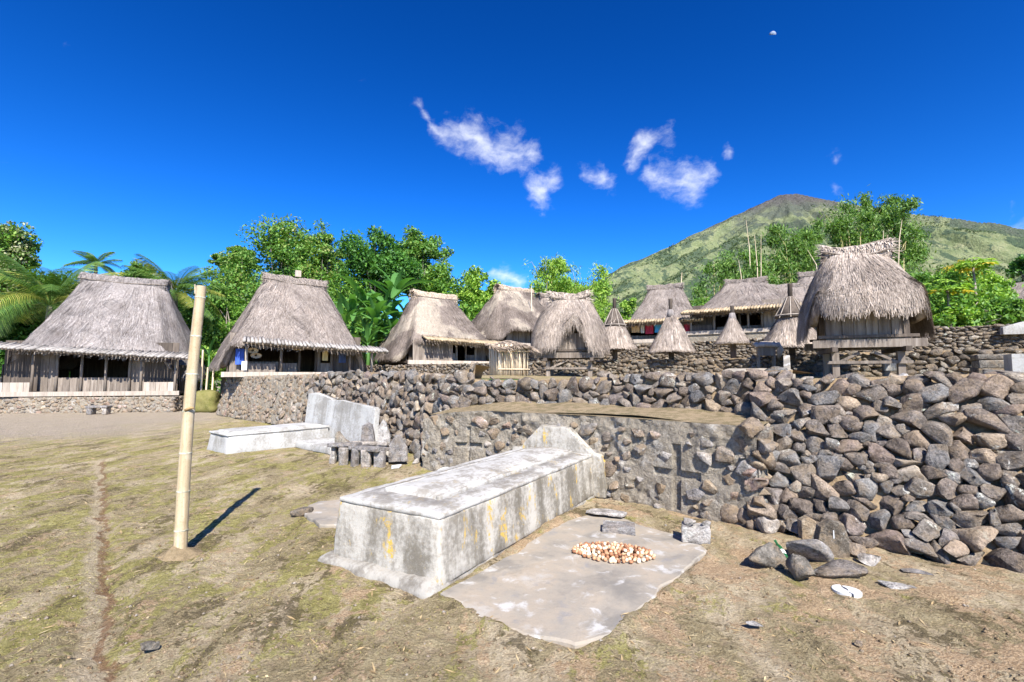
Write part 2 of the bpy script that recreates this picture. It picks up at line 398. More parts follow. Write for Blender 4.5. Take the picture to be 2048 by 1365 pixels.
def mat_culm():
    m = NT('bamboo_pole')
    g = m.noise(m.map(m.pos, (40, 40, 1.2)), 1, 5, .6); n1 = m.noise(m.pos, 5, 6, .65); n2 = m.noise(m.pos, 70, 4, .7)
    c = m.ramp(g, [(.3, (.33, .245, .14)), (.55, (.41, .33, .21)), (.75, (.47, .40, .285))])
    c = m.mix(m.rng(n1, .52, .66, 0, .55), c, (.31, .205, .095)); c = m.mix(m.rng(n2, .56, .68, 0, .6), c, (.20, .13, .06))
    c = m.mix(m.rng(n1, .3, .42, .5, 0), c, (.46, .41, .31))
    return m.surf(c, .5, m.bump(m.math('ADD', g, n2), .2, .006), .4)
M_CULM = mat_culm()
M_NODE = NT('bamboo_node'); M_NODE = M_NODE.surf(M_NODE.ramp(M_NODE.noise(M_NODE.pos, 30, 4), [(.35, (.22, .20, .13)), (.6, (.50, .48, .38))]), .7)
M_HOLLOW = NT('bamboo_hollow'); M_HOLLOW = M_HOLLOW.surf((.34, .22, .10), .9)

def mat_leaf(name, cols, trans=.28, rough=.55, nscale=.35):
    m = NT(name); r = m.geo.outputs['Random Per Island']
    n = m.noise(m.pos, nscale, 3, .5)
    k = m.math('ADD', m.math('MULTIPLY', r, .62), m.math('MULTIPLY', n, .38))
    st = [(.14 + .72 * i / max(1, len(cols) - 1), c) for i, c in enumerate(cols)]
    c = m.ramp(k, st)
    p = m.n('BsdfPrincipled', {'Base Color': c, 'Roughness': rough, 'Specular IOR Level': .35})
    tcol = m.mix(1.0, c, (1.5, 1.65, .7), 'MULTIPLY')
    t = m.n('BsdfTranslucent', {'Color': tcol})
    sh = m.n('MixShader', {0: trans, 1: p, 2: t}); m.t.links.new(sh, m.out.inputs[0]); return m.m
M_LF_MID = mat_leaf('leaf_mid', [(.05, .115, .022), (.085, .20, .03), (.15, .28, .042), (.24, .36, .06)])
M_LF_DARK = mat_leaf('leaf_dark', [(.025, .07, .018), (.045, .13, .024), (.075, .20, .032), (.13, .28, .045)])
M_LF_OLIVE = mat_leaf('leaf_olive', [(.045, .11, .022), (.08, .19, .032), (.13, .265, .045), (.185, .30, .06), (.26, .25, .08)])
M_LF_BRIGHT = mat_leaf('leaf_bright', [(.075, .17, .022), (.15, .29, .035), (.26, .41, .055), (.38, .48, .10)])
M_LF_BLOSSOM = mat_leaf('leaf_blossom', [(.04, .10, .02), (.08, .17, .03), (.30, .32, .16), (.52, .50, .36)], nscale=.5)
M_LF_PALM = mat_leaf('leaf_palm', [(.045, .10, .022), (.08, .17, .03), (.15, .23, .045)], .2, .6)
M_LF_PALMY = mat_leaf('leaf_palm_yellow', [(.14, .19, .03), (.24, .27, .05), (.34, .32, .08)], .25, .45)
M_LF_BANANA = mat_leaf('leaf_banana', [(.045, .13, .03), (.08, .20, .045), (.15, .29, .08)], .3, .5)
M_LF_BAMBOO = mat_leaf('leaf_bamboo', [(.045, .10, .022), (.08, .17, .03), (.14, .25, .05), (.22, .32, .08)])
M_LF_YELLOW = mat_leaf('leaf_yellow', [(.40, .30, .03), (.58, .44, .05), (.62, .50, .10)])
M_BARK = mat_wood('bark', (.12, .10, .08), (.22, .19, .155), (.34, .30, .26), (6, 6, 1.5))
M_BAMLIVE = NT('living_bamboo'); M_BAMLIVE = M_BAMLIVE.surf(M_BAMLIVE.ramp(M_BAMLIVE.rand(), [(.2, (.18, .20, .06)), (.8, (.42, .36, .18))]), .5)

def cloth(name, col):
    m = NT(name); n = m.noise(m.map(m.obj, (8, 8, 2)), 1.5, 3)
    return m.surf(m.mix(1.0, col, m.ramp(n, [(.3, (.7, .7, .7)), (.7, (1.2, 1.2, 1.2))]), 'MULTIPLY'), .9)
# ---------------------------------------------------------------- ground
def mat_ground():
    m = NT('village_ground'); p = m.pos
    st = m.map(p, (1.0, .38, 1), (0, 0, R(37)))
    big = m.noise(p, .42, 4, .55, .3); mid = m.noise(st, 1.7, 6, .62, .4); fin = m.noise(p, 14, 7, .72); grit = m.noise(p, 75, 5, .75)
    mid2 = m.noise(m.map(p, (1, .5, 1), (0, 0, R(30)), (7, 3, 0)), 2.6, 6, .68, .5)
    gx = m.n('SeparateXYZ', {0: p}, out=0); gy = m.n('SeparateXYZ', {0: p}, out=1)
    fz = m.math('SUBTRACT', fin, .5)
    def patch(nz, k, a, b, bias=None):
        v = m.math('ADD', nz, m.math('MULTIPLY', fz, k))
        if bias is not None: v = m.math('ADD', v, bias)
        return m.rng(v, a, b)
    # pale sandy earth, showing wherever the thin turf has worn away
    c = m.ramp(fin, [(.36, (.32, .245, .15)), (.47, (.46, .37, .24)), (.56, (.54, .445, .305)), (.68, (.60, .515, .385))])
    turf = patch(mid, .75, .44, .52, m.rng(gx, -4.0, 3.0, .035, -.01, False))
    c = m.mix(m.math('MULTIPLY', turf, .88), c, m.ramp(m.math('ADD', m.math('MULTIPLY', fin, .7), m.math('MULTIPLY', grit, .3)), [(.38, (.17, .132, .068)), (.5, (.30, .24, .13)), (.62, (.43, .355, .21))]))
    moss = patch(mid2, .55, .505, .56, m.rng(gx, -3.0, 2.6, .022, -.085, False))
    c = m.mix(m.math('MULTIPLY', moss, .85), c, m.ramp(fin, [(.38, (.165, .148, .042)), (.5, (.285, .255, .078)), (.62, (.40, .355, .14))]))
    dark = patch(m.noise(m.map(p, (1, .45, 1), (0, 0, R(40)), (2, 9, 0)), 2.3, 5, .72, .6), .7, .555, .615)
    c = m.mix(m.math('MULTIPLY', dark, .8), c, m.ramp(grit, [(.35, (.075, .056, .03)), (.65, (.15, .115, .062))]))
    orange = patch(m.noise(m.map(p, (1, .8, 1), (0, 0, R(20)), (5, 5, 0)), 1.9, 5, .7, .4), .6, .555, .61, m.rng(gx, -2.5, 2.0, -.05, .045, False))
    c = m.mix(m.math('MULTIPLY', orange, .9), c, m.ramp(grit, [(.35, (.37, .235, .125)), (.65, (.52, .39, .255))]))
    # bare line worn across the lawn: a narrow reddish rut with a pale lip
    d = m.math('ADD', m.math('MULTIPLY', m.math('ADD', gx, 7.2), .763), m.math('MULTIPLY', m.math('SUBTRACT', gy, 8.6), .645))
    d = m.math('ADD', d, m.math('MULTIPLY', m.math('SUBTRACT', m.noise(p, 2.6, 4, .7), .5), .36))
    wr = m.rng(gy, 8.8, 9.8, 1, 0)
    lip = m.math('MULTIPLY', m.math('MULTIPLY', m.rng(m.math('ABSOLUTE', m.math('ADD', d, .03)), .02, .085, .75, 0), wr), m.rng(m.math('ADD', mid2, m.math('MULTIPLY', fz, .6)), .43, .52, .25, 1))
    c = m.mix(lip, c, m.ramp(grit, [(.3, (.37, .28, .18)), (.6, (.52, .43, .31))]))
    rut = m.math('MULTIPLY', m.rng(m.math('ABSOLUTE', m.math('SUBTRACT', d, .035)), .012, .04, .85, 0), wr)
    c = m.mix(m.math('MULTIPLY', rut, m.rng(fin, .38, .52, .3, 1)), c, (.22, .125, .07))
    # gravelly forecourt before the far left house
    gr = m.math('MULTIPLY', m.rng(m.math('ADD', gx, m.math('MULTIPLY', m.math('SUBTRACT', big, .5), 5.0)), -12.5, -8.5, 1, 0), m.rng(m.math('ADD', gy, m.math('MULTIPLY', m.math('SUBTRACT', mid, .5), 5.0)), 10.6, 13.5))
    c = m.mix(m.math('MULTIPLY', gr, .85), c, m.ramp(grit, [(.3, (.26, .215, .165)), (.65, (.40, .335, .27))]))
    c = m.mix(1.0, c, m.ramp(grit, [(.3, (.60, .59, .57)), (.5, (1, 1, 1)), (.7, (1.32, 1.32, 1.31))]), 'MULTIPLY')
    far = m.rng(gy, 60, 160)
    c = m.mix(far, c, (.09, .13, .04))
    h = m.math('ADD', m.math('MULTIPLY', fin, 1.0), m.math('ADD', m.math('MULTIPLY', grit, .45), m.math('MULTIPLY', mid, 1.2)))
    return m.surf(c, .97, m.bump(h, 1.0, .065), .12)
M_GROUND = mat_ground()
APRON = [gnd(888, 1188), gnd(960, 1232), gnd(1050, 1270), gnd(1150, 1292), gnd(1215, 1270), gnd(1290, 1205), gnd(1375, 1140), gnd(1420, 1100), gnd(1380, 1072), gnd(1290, 1055), gnd(1215, 1020), gnd(1130, 1040)]
def poly_inside(x, y, poly):
    ins = np.zeros(np.shape(x), bool); dist = np.full(np.shape(x), 1e9); n = len(poly)
    for i in range(n):
        x0, y0 = poly[i].x, poly[i].y; x1, y1 = poly[(i + 1) % n].x, poly[(i + 1) % n].y
        ins ^= ((y0 > y) != (y1 > y)) & (x < (x1 - x0) * (y - y0) / (y1 - y0 + 1e-12) + x0)
        t = np.clip(((x - x0) * (x1 - x0) + (y - y0) * (y1 - y0)) / ((x1 - x0) ** 2 + (y1 - y0) ** 2), 0, 1)
        dist = np.minimum(dist, np.hypot(x - x0 - t * (x1 - x0), y - y0 - t * (y1 - y0)))
    return np.where(ins, dist, -dist)
def ground_h(x, y):
    P = np.stack([x, y, np.zeros_like(x)], -1)
    near = np.clip(1 - (np.hypot(x, y) - 26) / 20, 0, 1)
    h = (fbm(P, .55, 3) - .5) * .09 + (fbm(P + 31, 3.2, 3) - .5) * .06 + (fbm(P + 11, 12.0, 2) - .5) * .03
    d = np.abs((x + 7.2) * .763 + (y - 8.6) * .645 + (fbm(P + 5, 1.6, 2) - .5) * .5)
    h -= .035 * np.clip(1 - d / .12, 0, 1) * (y < 9.5)
    q = np.clip((poly_inside(x, y, APRON) - .01) / .10, 0, 1)
    dd = poly_inside(x, y, APRON); h = h + .028 * np.exp(-((dd + .03) / .07) ** 2) * (.5 + fbm(P + 3, 5.0, 2))
    return h * near - .012 - .07 * q * q * (3 - 2 * q)
def graded(lo, hi, fine, far, growth=1.09):
    a = [0.0]; st = fine
    core = np.arange(lo, hi, fine)
    up = [hi]; s = fine
    while up[-1] < far: s *= growth; up.append(up[-1] + s)
    dn = [lo]; s = fine
    while dn[-1] > -far: s *= growth; dn.append(dn[-1] - s)
    return np.concatenate([dn[::-1], core[1:], up])
gxs = graded(-4.5, 4.5, .03, 9000, 1.09); gys = graded(1.4, 7.0, .03, 9000, 1.09)
GX, GY = np.meshgrid(gxs, gys, indexing='ij')
GZ = ground_h(GX, GY)
struct(obj('ground', np.stack([GX, GY, GZ], -1).reshape(-1, 3), grid_faces(len(gxs), len(gys)), M_GROUND, smooth=True))

# ---------------------------------------------------------------- the volcano
PEAK = (2440.0, 4200.0, 1600.0)
def mountain_h(x, y):
    dx = x - PEAK[0]; dy = y - PEAK[1]; rr = np.hypot(dx, dy) + 1e-6; an = np.arctan2(dy, dx)
    cx = dx / rr; cy = dy / rr
    sl = np.where(cx < 0, .51 * cx ** 2 + .64 * (1 - cx ** 2), .315 * cx ** 2 + .66 * (1 - cx ** 2))
    P = np.stack([x, y, np.zeros_like(x)], -1)
    gul = (fbm(np.stack([np.cos(an) * 5.5, np.sin(an) * 5.5, rr / 2600], -1), 1.6, 4, .6) - .5)
    h = PEAK[2] - sl * rr * (1 - .10 * np.clip(rr / 4000, 0, 1.2)) + gul * np.clip(rr * .30, 0, 300)
    h += (fbm(P, 1 / 420., 5, .55) - .5) * np.clip(rr * .12, 8, 130)
    h += 35 * np.exp(-rr / 260.0) - np.clip(45 - rr * .6, 0, 45)
    base = -30 + y * .028
    k = 120.0
    return np.logaddexp(h / k, base / k) * k
mx = np.concatenate([np.linspace(-2600, 600, 70)[:-1], np.linspace(600, 4600, 260)[:-1], np.linspace(4600, 8200, 80)])
my = np.concatenate([np.linspace(160, 1400, 80)[:-1], np.linspace(1400, 4500, 200)[:-1], np.linspace(4500, 6500, 40)])
MX, MY = np.meshgrid(mx, my, indexing='ij'); MZ = mountain_h(MX, MY)
def mat_mountain():
    m = NT('volcano_slopes'); p = m.pos  # distance haze is put into these slope colours: paler and slightly bluish
    z = m.n('SeparateXYZ', {0: p}, out=2)
    n2 = m.noise(p, .011, 5, .7); n3 = m.noise(p, .045, 5, .75); n4 = m.noise(m.map(p, (1, 1, .35), (0, 0, R(25))), .0034, 5, .62, 1.0)
    c = m.ramp(n2, [(.36, (.15, .185, .09)), (.5, (.22, .25, .13)), (.64, (.30, .30, .17))])
    f = m.math('ADD', n4, m.math('ADD', m.math('MULTIPLY', m.math('SUBTRACT', n2, .5), .7), m.math('MULTIPLY', m.math('SUBTRACT', n3, .5), .5)))
    f = m.math('ADD', f, m.rng(z, 150, 420, .07, 0.0))
    c = m.mix(m.math('MULTIPLY', m.rng(f, .475, .545), .92), c, m.ramp(n3, [(.38, (.042, .072, .048)), (.62, (.085, .122, .075))]))
    roc = m.rng(m.math('ADD', z, m.math('MULTIPLY', m.math('SUBTRACT', n4, .5), 1300.0)), 950, 1400)
    c = m.mix(m.math('MULTIPLY', roc, .75), c, m.ramp(n3, [(.38, (.085, .095, .08)), (.62, (.15, .155, .13))]))
    top = m.rng(m.math('ADD', z, m.math('MULTIPLY', m.math('SUBTRACT', n2, .5), 260.0)), 1330, 1520)
    c = m.mix(top, c, m.ramp(n3, [(.38, (.07, .064, .062)), (.62, (.13, .12, .115))]))
    return m.surf(c, 1.0, m.bump(m.math('ADD', n3, n2), 1.0, 30.0), .0)
struct(obj('volcano', np.stack([MX, MY, MZ], -1).reshape(-1, 3), grid_faces(len(mx), len(my)), mat_mountain(), smooth=True))

# ---------------------------------------------------------------- stones: shared prototypes
def stone_proto(seed, sub=3, cuts=11, amp=.05, blocky=0.0):  # an angular field stone
    bm = bmesh.new(); bmesh.ops.create_icosphere(bm, subdivisions=sub, radius=1.0)
    V = np.array([v.co[:] for v in bm.verts]); Fc = np.array([[v.index for v in f.verts] for f in bm.faces]); bm.free()
    rg = np.random.default_rng(seed)
    if blocky: V = np.sign(V) * np.abs(V) ** (1 - blocky)
    for i in range(cuts):
        n = rg.normal(size=3); n /= np.linalg.norm(n); d = rg.uniform(.32, .66)
        k = V @ n - d; V = np.where((k > 0)[:, None], V - n * (k * .97)[:, None], V)
    nn = V / np.linalg.norm(V, axis=1, keepdims=True)
    V = V + nn * ((fbm(V + seed * 3.3, 1.6, 2) - .5) * amp * 4)[:, None] + nn * ((fbm(V + seed, 6.0, 3) - .5) * amp * 1.5)[:, None]
    lo, hi = V.min(0), V.max(0); V = (V - (lo + hi) / 2) / (hi - lo)
    return V, Fc
PROTO = [stone_proto(100 + i, 3, 8 + i % 7, .028 + .012 * (i % 3), .14 * (i % 4)) for i in range(26)]
PROTO_LO = [stone_proto(300 + i, 1, 7, .05, .15) for i in range(16)]
PROTO_MID = [stone_proto(400 + i, 2, 8, .06, .1 * (i % 3)) for i in range(16)]
_pm = {}
def proto_mesh(kind, i, mat):
    k = (kind, i, mat.name)
    if k not in _pm:
        V, Fc = (PROTO if kind == 'hi' else PROTO_MID if kind == 'mid' else PROTO_LO)[i]
        _pm[k] = mesh_data('stone', V, Fc, mat, smooth=(kind != 'hi'))
    return _pm[k]

def resample(pl, step):
    pl = np.array(pl, float); seg = np.linalg.norm(np.diff(pl[:, :2], axis=0), axis=1); cum = np.concatenate([[0], np.cumsum(seg)])
    L = cum[-1]; return cum, L, pl
class Wall:
    """a face standing on a polyline; outward side is to the right of travel when walking left to right seen from the camera"""
    def __init__(s, pl, H, batter=.2):
        s.cum, s.L, s.pl = resample(pl, .1); s.H = H; s.b = batter
    def base(s, u):
        return np.stack([np.interp(u, s.cum, s.pl[:, i]) for i in range(s.pl.shape[1])], -1)
    def frame(s, u):
        d = s.base(np.minimum(u + .35, s.L)) - s.base(np.maximum(u - .35, 0)); t = d[..., :2]; t = t / np.linalg.norm(t, axis=-1, keepdims=True)
        n = np.stack([t[..., 1], -t[..., 0]], -1)
        return t, n
    def height(s, u): return np.interp(u, np.linspace(0, s.L, len(s.H)), s.H) if hasattr(s.H, '__len__') else np.full_like(u, s.H)
    def pt(s, u, h, out=0.0):
        b = s.base(u); t, n = s.frame(u)
        xy = b[..., :2] + n * (out - s.b * h)[..., None]
        return np.concatenate([xy, (b[..., 2] + h)[..., None]], -1)
def pack(L, Hf, n, seed, var=.6, aspect=1.25, iters=5):
    rg = np.random.default_rng(seed)
    Hm = float(np.max(Hf(np.linspace(0, L, 200)))); area = L * Hm; cell = math.sqrt(area / n); st = cell / 6.5
    U, Hh = np.meshgrid(np.arange(st / 2, L, st), np.arange(st / 2, Hm, st), indexing='ij'); G = np.stack([U.ravel(), Hh.ravel() * aspect], 1)
    G = G[Hh.ravel() < Hf(U.ravel())]
    sites = G[rg.choice(len(G), n, replace=False)] + rg.normal(size=(n, 2)) * st * .3
    w = (rg.random(n) ** 1.6) * (cell * var) ** 2
    for it in range(3 if n > 900 else iters):
        a = np.empty(len(G), int)
        for k in range(0, len(G), 8000):
            g = G[k:k + 8000]
            a[k:k + 8000] = np.argmin((g ** 2).sum(1)[:, None] - 2 * g @ sites.T + (sites ** 2).sum(1)[None] - w[None], 1)
        cnt = np.bincount(a, minlength=n); ok = cnt > 0
        sx = np.bincount(a, G[:, 0], n); sy = np.bincount(a, G[:, 1], n)
        sites[ok, 0] = sx[ok] / cnt[ok]; sites[ok, 1] = sy[ok] / cnt[ok]
    out = []
    G2 = G.copy(); G2[:, 1] /= aspect
    for i in range(n):
        q = G2[a == i]
        if len(q) < 6: continue
        c = q.mean(0); cv = np.cov((q - c).T) + np.eye(2) * 1e-6; ev, ec = np.linalg.eigh(cv)
        out.append((c[0], c[1], math.atan2(ec[1, 1], ec[0, 1]), math.sqrt(12 * ev[1]), math.sqrt(12 * ev[0])))
    return out
def join_stones(items, mat, name, parent, protos):
    Vs, Fs, off = [], [], 0
    for M, i in items:
        V, Fc = protos[i]; A = np.array(M)
        Vs.append(V @ A[:3, :3].T + A[:3, 3]); Fs.append(Fc + off); off += len(V)
    return obj(name, np.concatenate(Vs), np.concatenate(Fs), mat, parent, smooth=True, kind='stuff')
def stone_wall(name, label, pl, H, batter, n, seed, mat, limit=300, fill=1.14, depth=.85, proud=.30, core=M_EARTH, kindp='hi', var=.7, jit=.12, top_jit=0.0, join=False, core_in=.015, stair=None, cat='wall', aspect=1.25):
    w = Wall(pl, H, batter); rg = np.random.default_rng(seed + 5)
    root = thing(name, label, cat)
    # earth core behind the stones, with a top so that it is solid
    nu = max(8, int(w.L / .12)); u = np.linspace(0, w.L, nu); hh = w.height(u); rows = []
    for k in range(9):
        h = hh * k / 8.0; P = w.pt(u, h, -core_in); nz = (fbm(P, 5.0, 3) - .5) * .10
        t, nn = w.frame(u); P[:, :2] += nn * nz[:, None]; rows.append(P)
    t, nn = w.frame(u); back = rows[-1].copy(); back[:, :2] -= nn * .7; back[:, 2] -= .04; rows.append(back)
    V = np.stack(rows, 1).reshape(-1, 3)
    obj('core', V, grid_faces(nu, len(rows)), core, root, smooth=True)
    cells = pack(w.L, w.height, n, seed, var, aspect)
    camp = np.array([0, 0, CAMZ]); items = []
    np_ = len(PROTO) if kindp == 'hi' else len(PROTO_LO)
    for (su, sh, ang, la, lb) in cells:
        if sh > .86 * float(w.height(np.array([su]))[0]): sh += top_jit * rg.uniform(-.3, 1)
        c = w.pt(np.array([su]), np.array([sh]))[0]; t, nn = w.frame(np.array([su])); t = t[0]; nn = nn[0]
        T = Vector((t[0], t[1], 0)); N = Vector((nn[0], nn[1], batter)).normalized(); U = N.cross(T)
        if U.z < 0: U = -U
        ang += rg.normal() * .12
        X = T * math.cos(ang) + U * math.sin(ang); Y = U * math.cos(ang) - T * math.sin(ang)
        sxx = la * fill * rg.uniform(.95, 1.08); syy = lb * fill * rg.uniform(.95, 1.1); szz = math.sqrt(la * lb) * depth * rg.uniform(.85, 1.25)
        N2 = (N + X * rg.normal() * jit + Y * rg.normal() * jit).normalized(); Y2 = N2.cross(X).normalized(); X2 = Y2.cross(N2)
        if rg.random() < .5: X2, Y2 = -X2, -Y2
        C = Vector(c) + N * (szz * (proud - .5) + rg.normal() * .018)
        Mx = Matrix.Identity(4)
        for r_ in range(3): Mx[r_][0] = X2[r_] * sxx; Mx[r_][1] = Y2[r_] * syy; Mx[r_][2] = N2[r_] * szz; Mx[r_][3] = C[r_]
        app = la * lb / max(1.0, float(np.sum((c - camp) ** 2)))
        items.append((app, Mx, int(rg.integers(np_))))
    items.sort(key=lambda q: -q[0])
    for app, Mx, i in items[:limit]:
        o = bpy.data.objects.new('stone', proto_mesh(kindp, i, mat)); COL.objects.link(o); o.parent = root; o.matrix_local = Mx
    if len(items) > limit:
        join_stones([(Mx, i) for _, Mx, i in items[limit:]], mat, 'small_stones', root, PROTO_LO if kindp != 'hi' else PROTO_MID) if kindp != 'hi' else \
        join_stones([(Mx, i % len(PROTO_MID)) for _, Mx, i in items[limit:]], mat, 'small_stones', root, PROTO_MID)
    return w

Z1, Z2, Z3 = 1.55, 2.05, 2.72
# main retaining wall, left to right
WL = [(-13.6, 27.5, 0), (-12.7, 22.6, 0), (-11.9, 19.6, 0), (-9.3, 17.2, 0), (-6.4, 14.75, 0)]
WM = [(-6.4, 14.75, 0), (-4.5, 13.2, 0), (-3.1, 11.6, 0), (-2.1, 10.1, 0), (-1.35, 9.05, 0), (-.85, 8.85, .3)]
WT = [(-1.0, 9.15, 1.06), (.2, 8.55, 1.06), (1.55, 7.55, 1.06), (2.75, 6.35, 1.06), (3.25, 5.75, 1.06)]
WR = [(2.44, 5.34, 0), (3.2, 4.66, 0), (4.12, 3.98, 0), (5.2, 3.2, 0), (6.6, 2.4, 0), (8.2, 1.7, 0)]
wl_ = stone_wall('mortared_stone_wall', 'mossy mortared rubble wall below the second thatched house from the left', WL, [1.45, 1.5, 1.55, 1.62], .22, 640, 11, M_STONE_M, 300, 1.06, .55, .30, M_RUBBLE, 'mid', .75, .06, core_in=.0)
wm_ = stone_wall('dry_stone_wall', 'dry stone retaining wall behind the white headstones, left of the crosses', WM, [1.62, 1.68, 1.66, 1.64, 1.5], .24, 360, 12, M_STONE, 300, 1.26, .9, .36, M_EARTH, 'hi', .95, .14, .05, core_in=.06)
wt_ = stone_wall('ledge_stone_wall', 'low dry stone wall of boulders on the earth ledge above the two crosses', WT, [.46, .44, .5, .56, .6], .25, 130, 13, M_STONE, 300, 1.28, .95, .36, M_EARTH, 'hi', .95, .16, .07, core_in=.06)
wr_ = stone_wall('boulder_wall', 'high dry stone wall of rounded boulders filling the right side of the picture', WR, [1.52, 1.60, 1.63, 1.64, 1.62], .52, 620, 14, M_STONE, 300, 1.36, 1.0, .38, M_EARTH, 'hi', .9, .15, .04, core_in=.085)

# terrace walls
def pxl(lst, z): return [(xat(p, d), d, z) for p, d in lst]
T2L = pxl([(560, 27.5), (760, 22), (900, 19.8), (1060, 16.8), (1240, 15.4), (1450, 13.9), (1650, 11.4), (1800, 10.7), (2048, 9.5), (2330, 8.2)], Z1 - .03)
T3L = pxl([(700, 33), (905, 30), (1015, 27), (1050, 22), (1075, 19.2), (1240, 18), (1450, 16.5), (1650, 15.2), (1840, 14.2), (2048, 13), (2330, 11.8)], Z2 - .03)
stone_wall('lower_terrace_wall', 'low rubble terrace wall just behind the two stilted granaries', T2L, [.5, .5, .5, .5, .52, .55, .55, .6, .6], .18, 1000, 15, M_STONE_D, 300, 1.2, .8, .33, M_EARTH, 'mid', .8, .12, .04, core_in=.05, aspect=1.6)
stone_wall('upper_terrace_wall', 'long dark rubble terrace wall behind the cone-roofed altars', T3L, [.6, .6, .62, .64, .64, .64, .7, .82, .95, .98], .12, 2300, 16, M_STONE_D, 300, 1.22, .9, .33, M_EARTH, 'lo', .7, .12, .03, core_in=.05, aspect=1.8)

# terrace floors: sheets lofted between successive wall tops
def loft(name, A, B, n, m, mat, amp=.05, curve=0.0):
    def rs(pl):
        pl = np.array(pl, float); seg = np.linalg.norm(np.diff(pl, axis=0), axis=1); cum = np.concatenate([[0], np.cumsum(seg)])
        u = np.linspace(0, cum[-1], n); return np.stack([np.interp(u, cum, pl[:, i]) for i in range(3)], -1)
    a, b = rs(A), rs(B); t = np.linspace(0, 1, m)[None, :, None]
    P = a[:, None] * (1 - t) + b[:, None] * t
    P[..., 2] += (fbm(P, .9, 3) - .5) * 2 * amp
    return struct(obj(name, P.reshape(-1, 3), grid_faces(n, m), mat, smooth=True))
f1 = [(-13.3, 28, 1.42), (-12.3, 22.7, 1.46), (-11.55, 20.0, 1.5), (-6.15, 15.2, 1.56), (-4.2, 13.6, 1.58), (-1.7, 10.4, 1.6), (-.8, 9.5, 1.52), (1.7, 7.9, 1.5), (3.35, 6.35, 1.46), (4.05, 5.75, 1.42), (4.95, 4.8, 1.52), (7.3, 3.4, 1.52), (8.9, 2.75, 1.52)]
b1 = [(-12.5, 31, 1.62), (-8.5, 27.6, 1.60)] + [(x, y + .12, Z1 + .02) for x, y, z in T2L[1:]]
loft('lower_terrace', f1, b1, 120, 26, M_TERR, .03)
f2 = [(x, y + .12, Z2 - .01) for x, y, z in T2L]
b2 = [(x, y + .1, Z2 + .01) for x, y, z in T3L]
loft('middle_terrace', f2, b2, 120, 16, M_TERR, .03)
hz = np.interp(np.arange(len(T3L)), np.linspace(0, len(T3L) - 1, 10), [.6, .6, .62, .64, .64, .64, .7, .82, .95, .98])
f3 = [(x, y + .1, Z2 - .05 + h) for (x, y, z), h in zip(T3L, hz)]
b3 = [(-75, 120, 5.0), (-30, 130, 6), (20, 135, 7), (90, 130, 8), (160, 110, 8)]
loft('upper_terrace', f3, b3, 90, 60, M_TERR, .06)

# earth ledge on top of the panel with the two crosses
PWF = [(-1.55, 8.42), (-.4, 7.75), (1.22, 6.62), (2.60, 5.20)]     # face line of the panel
led_f = [(-1.45, 8.55, .9), (-.4, 7.85, 1.03), (1.28, 6.72, 1.06), (2.66, 5.30, 1.05)]
led_b = [(-1.0, 9.3, 1.0), (.2, 8.7, 1.13), (1.65, 7.75, 1.15), (3.3, 5.95, 1.13)]
loft('earth_ledge', led_f, led_b, 110, 26, M_LEDGE, .045)

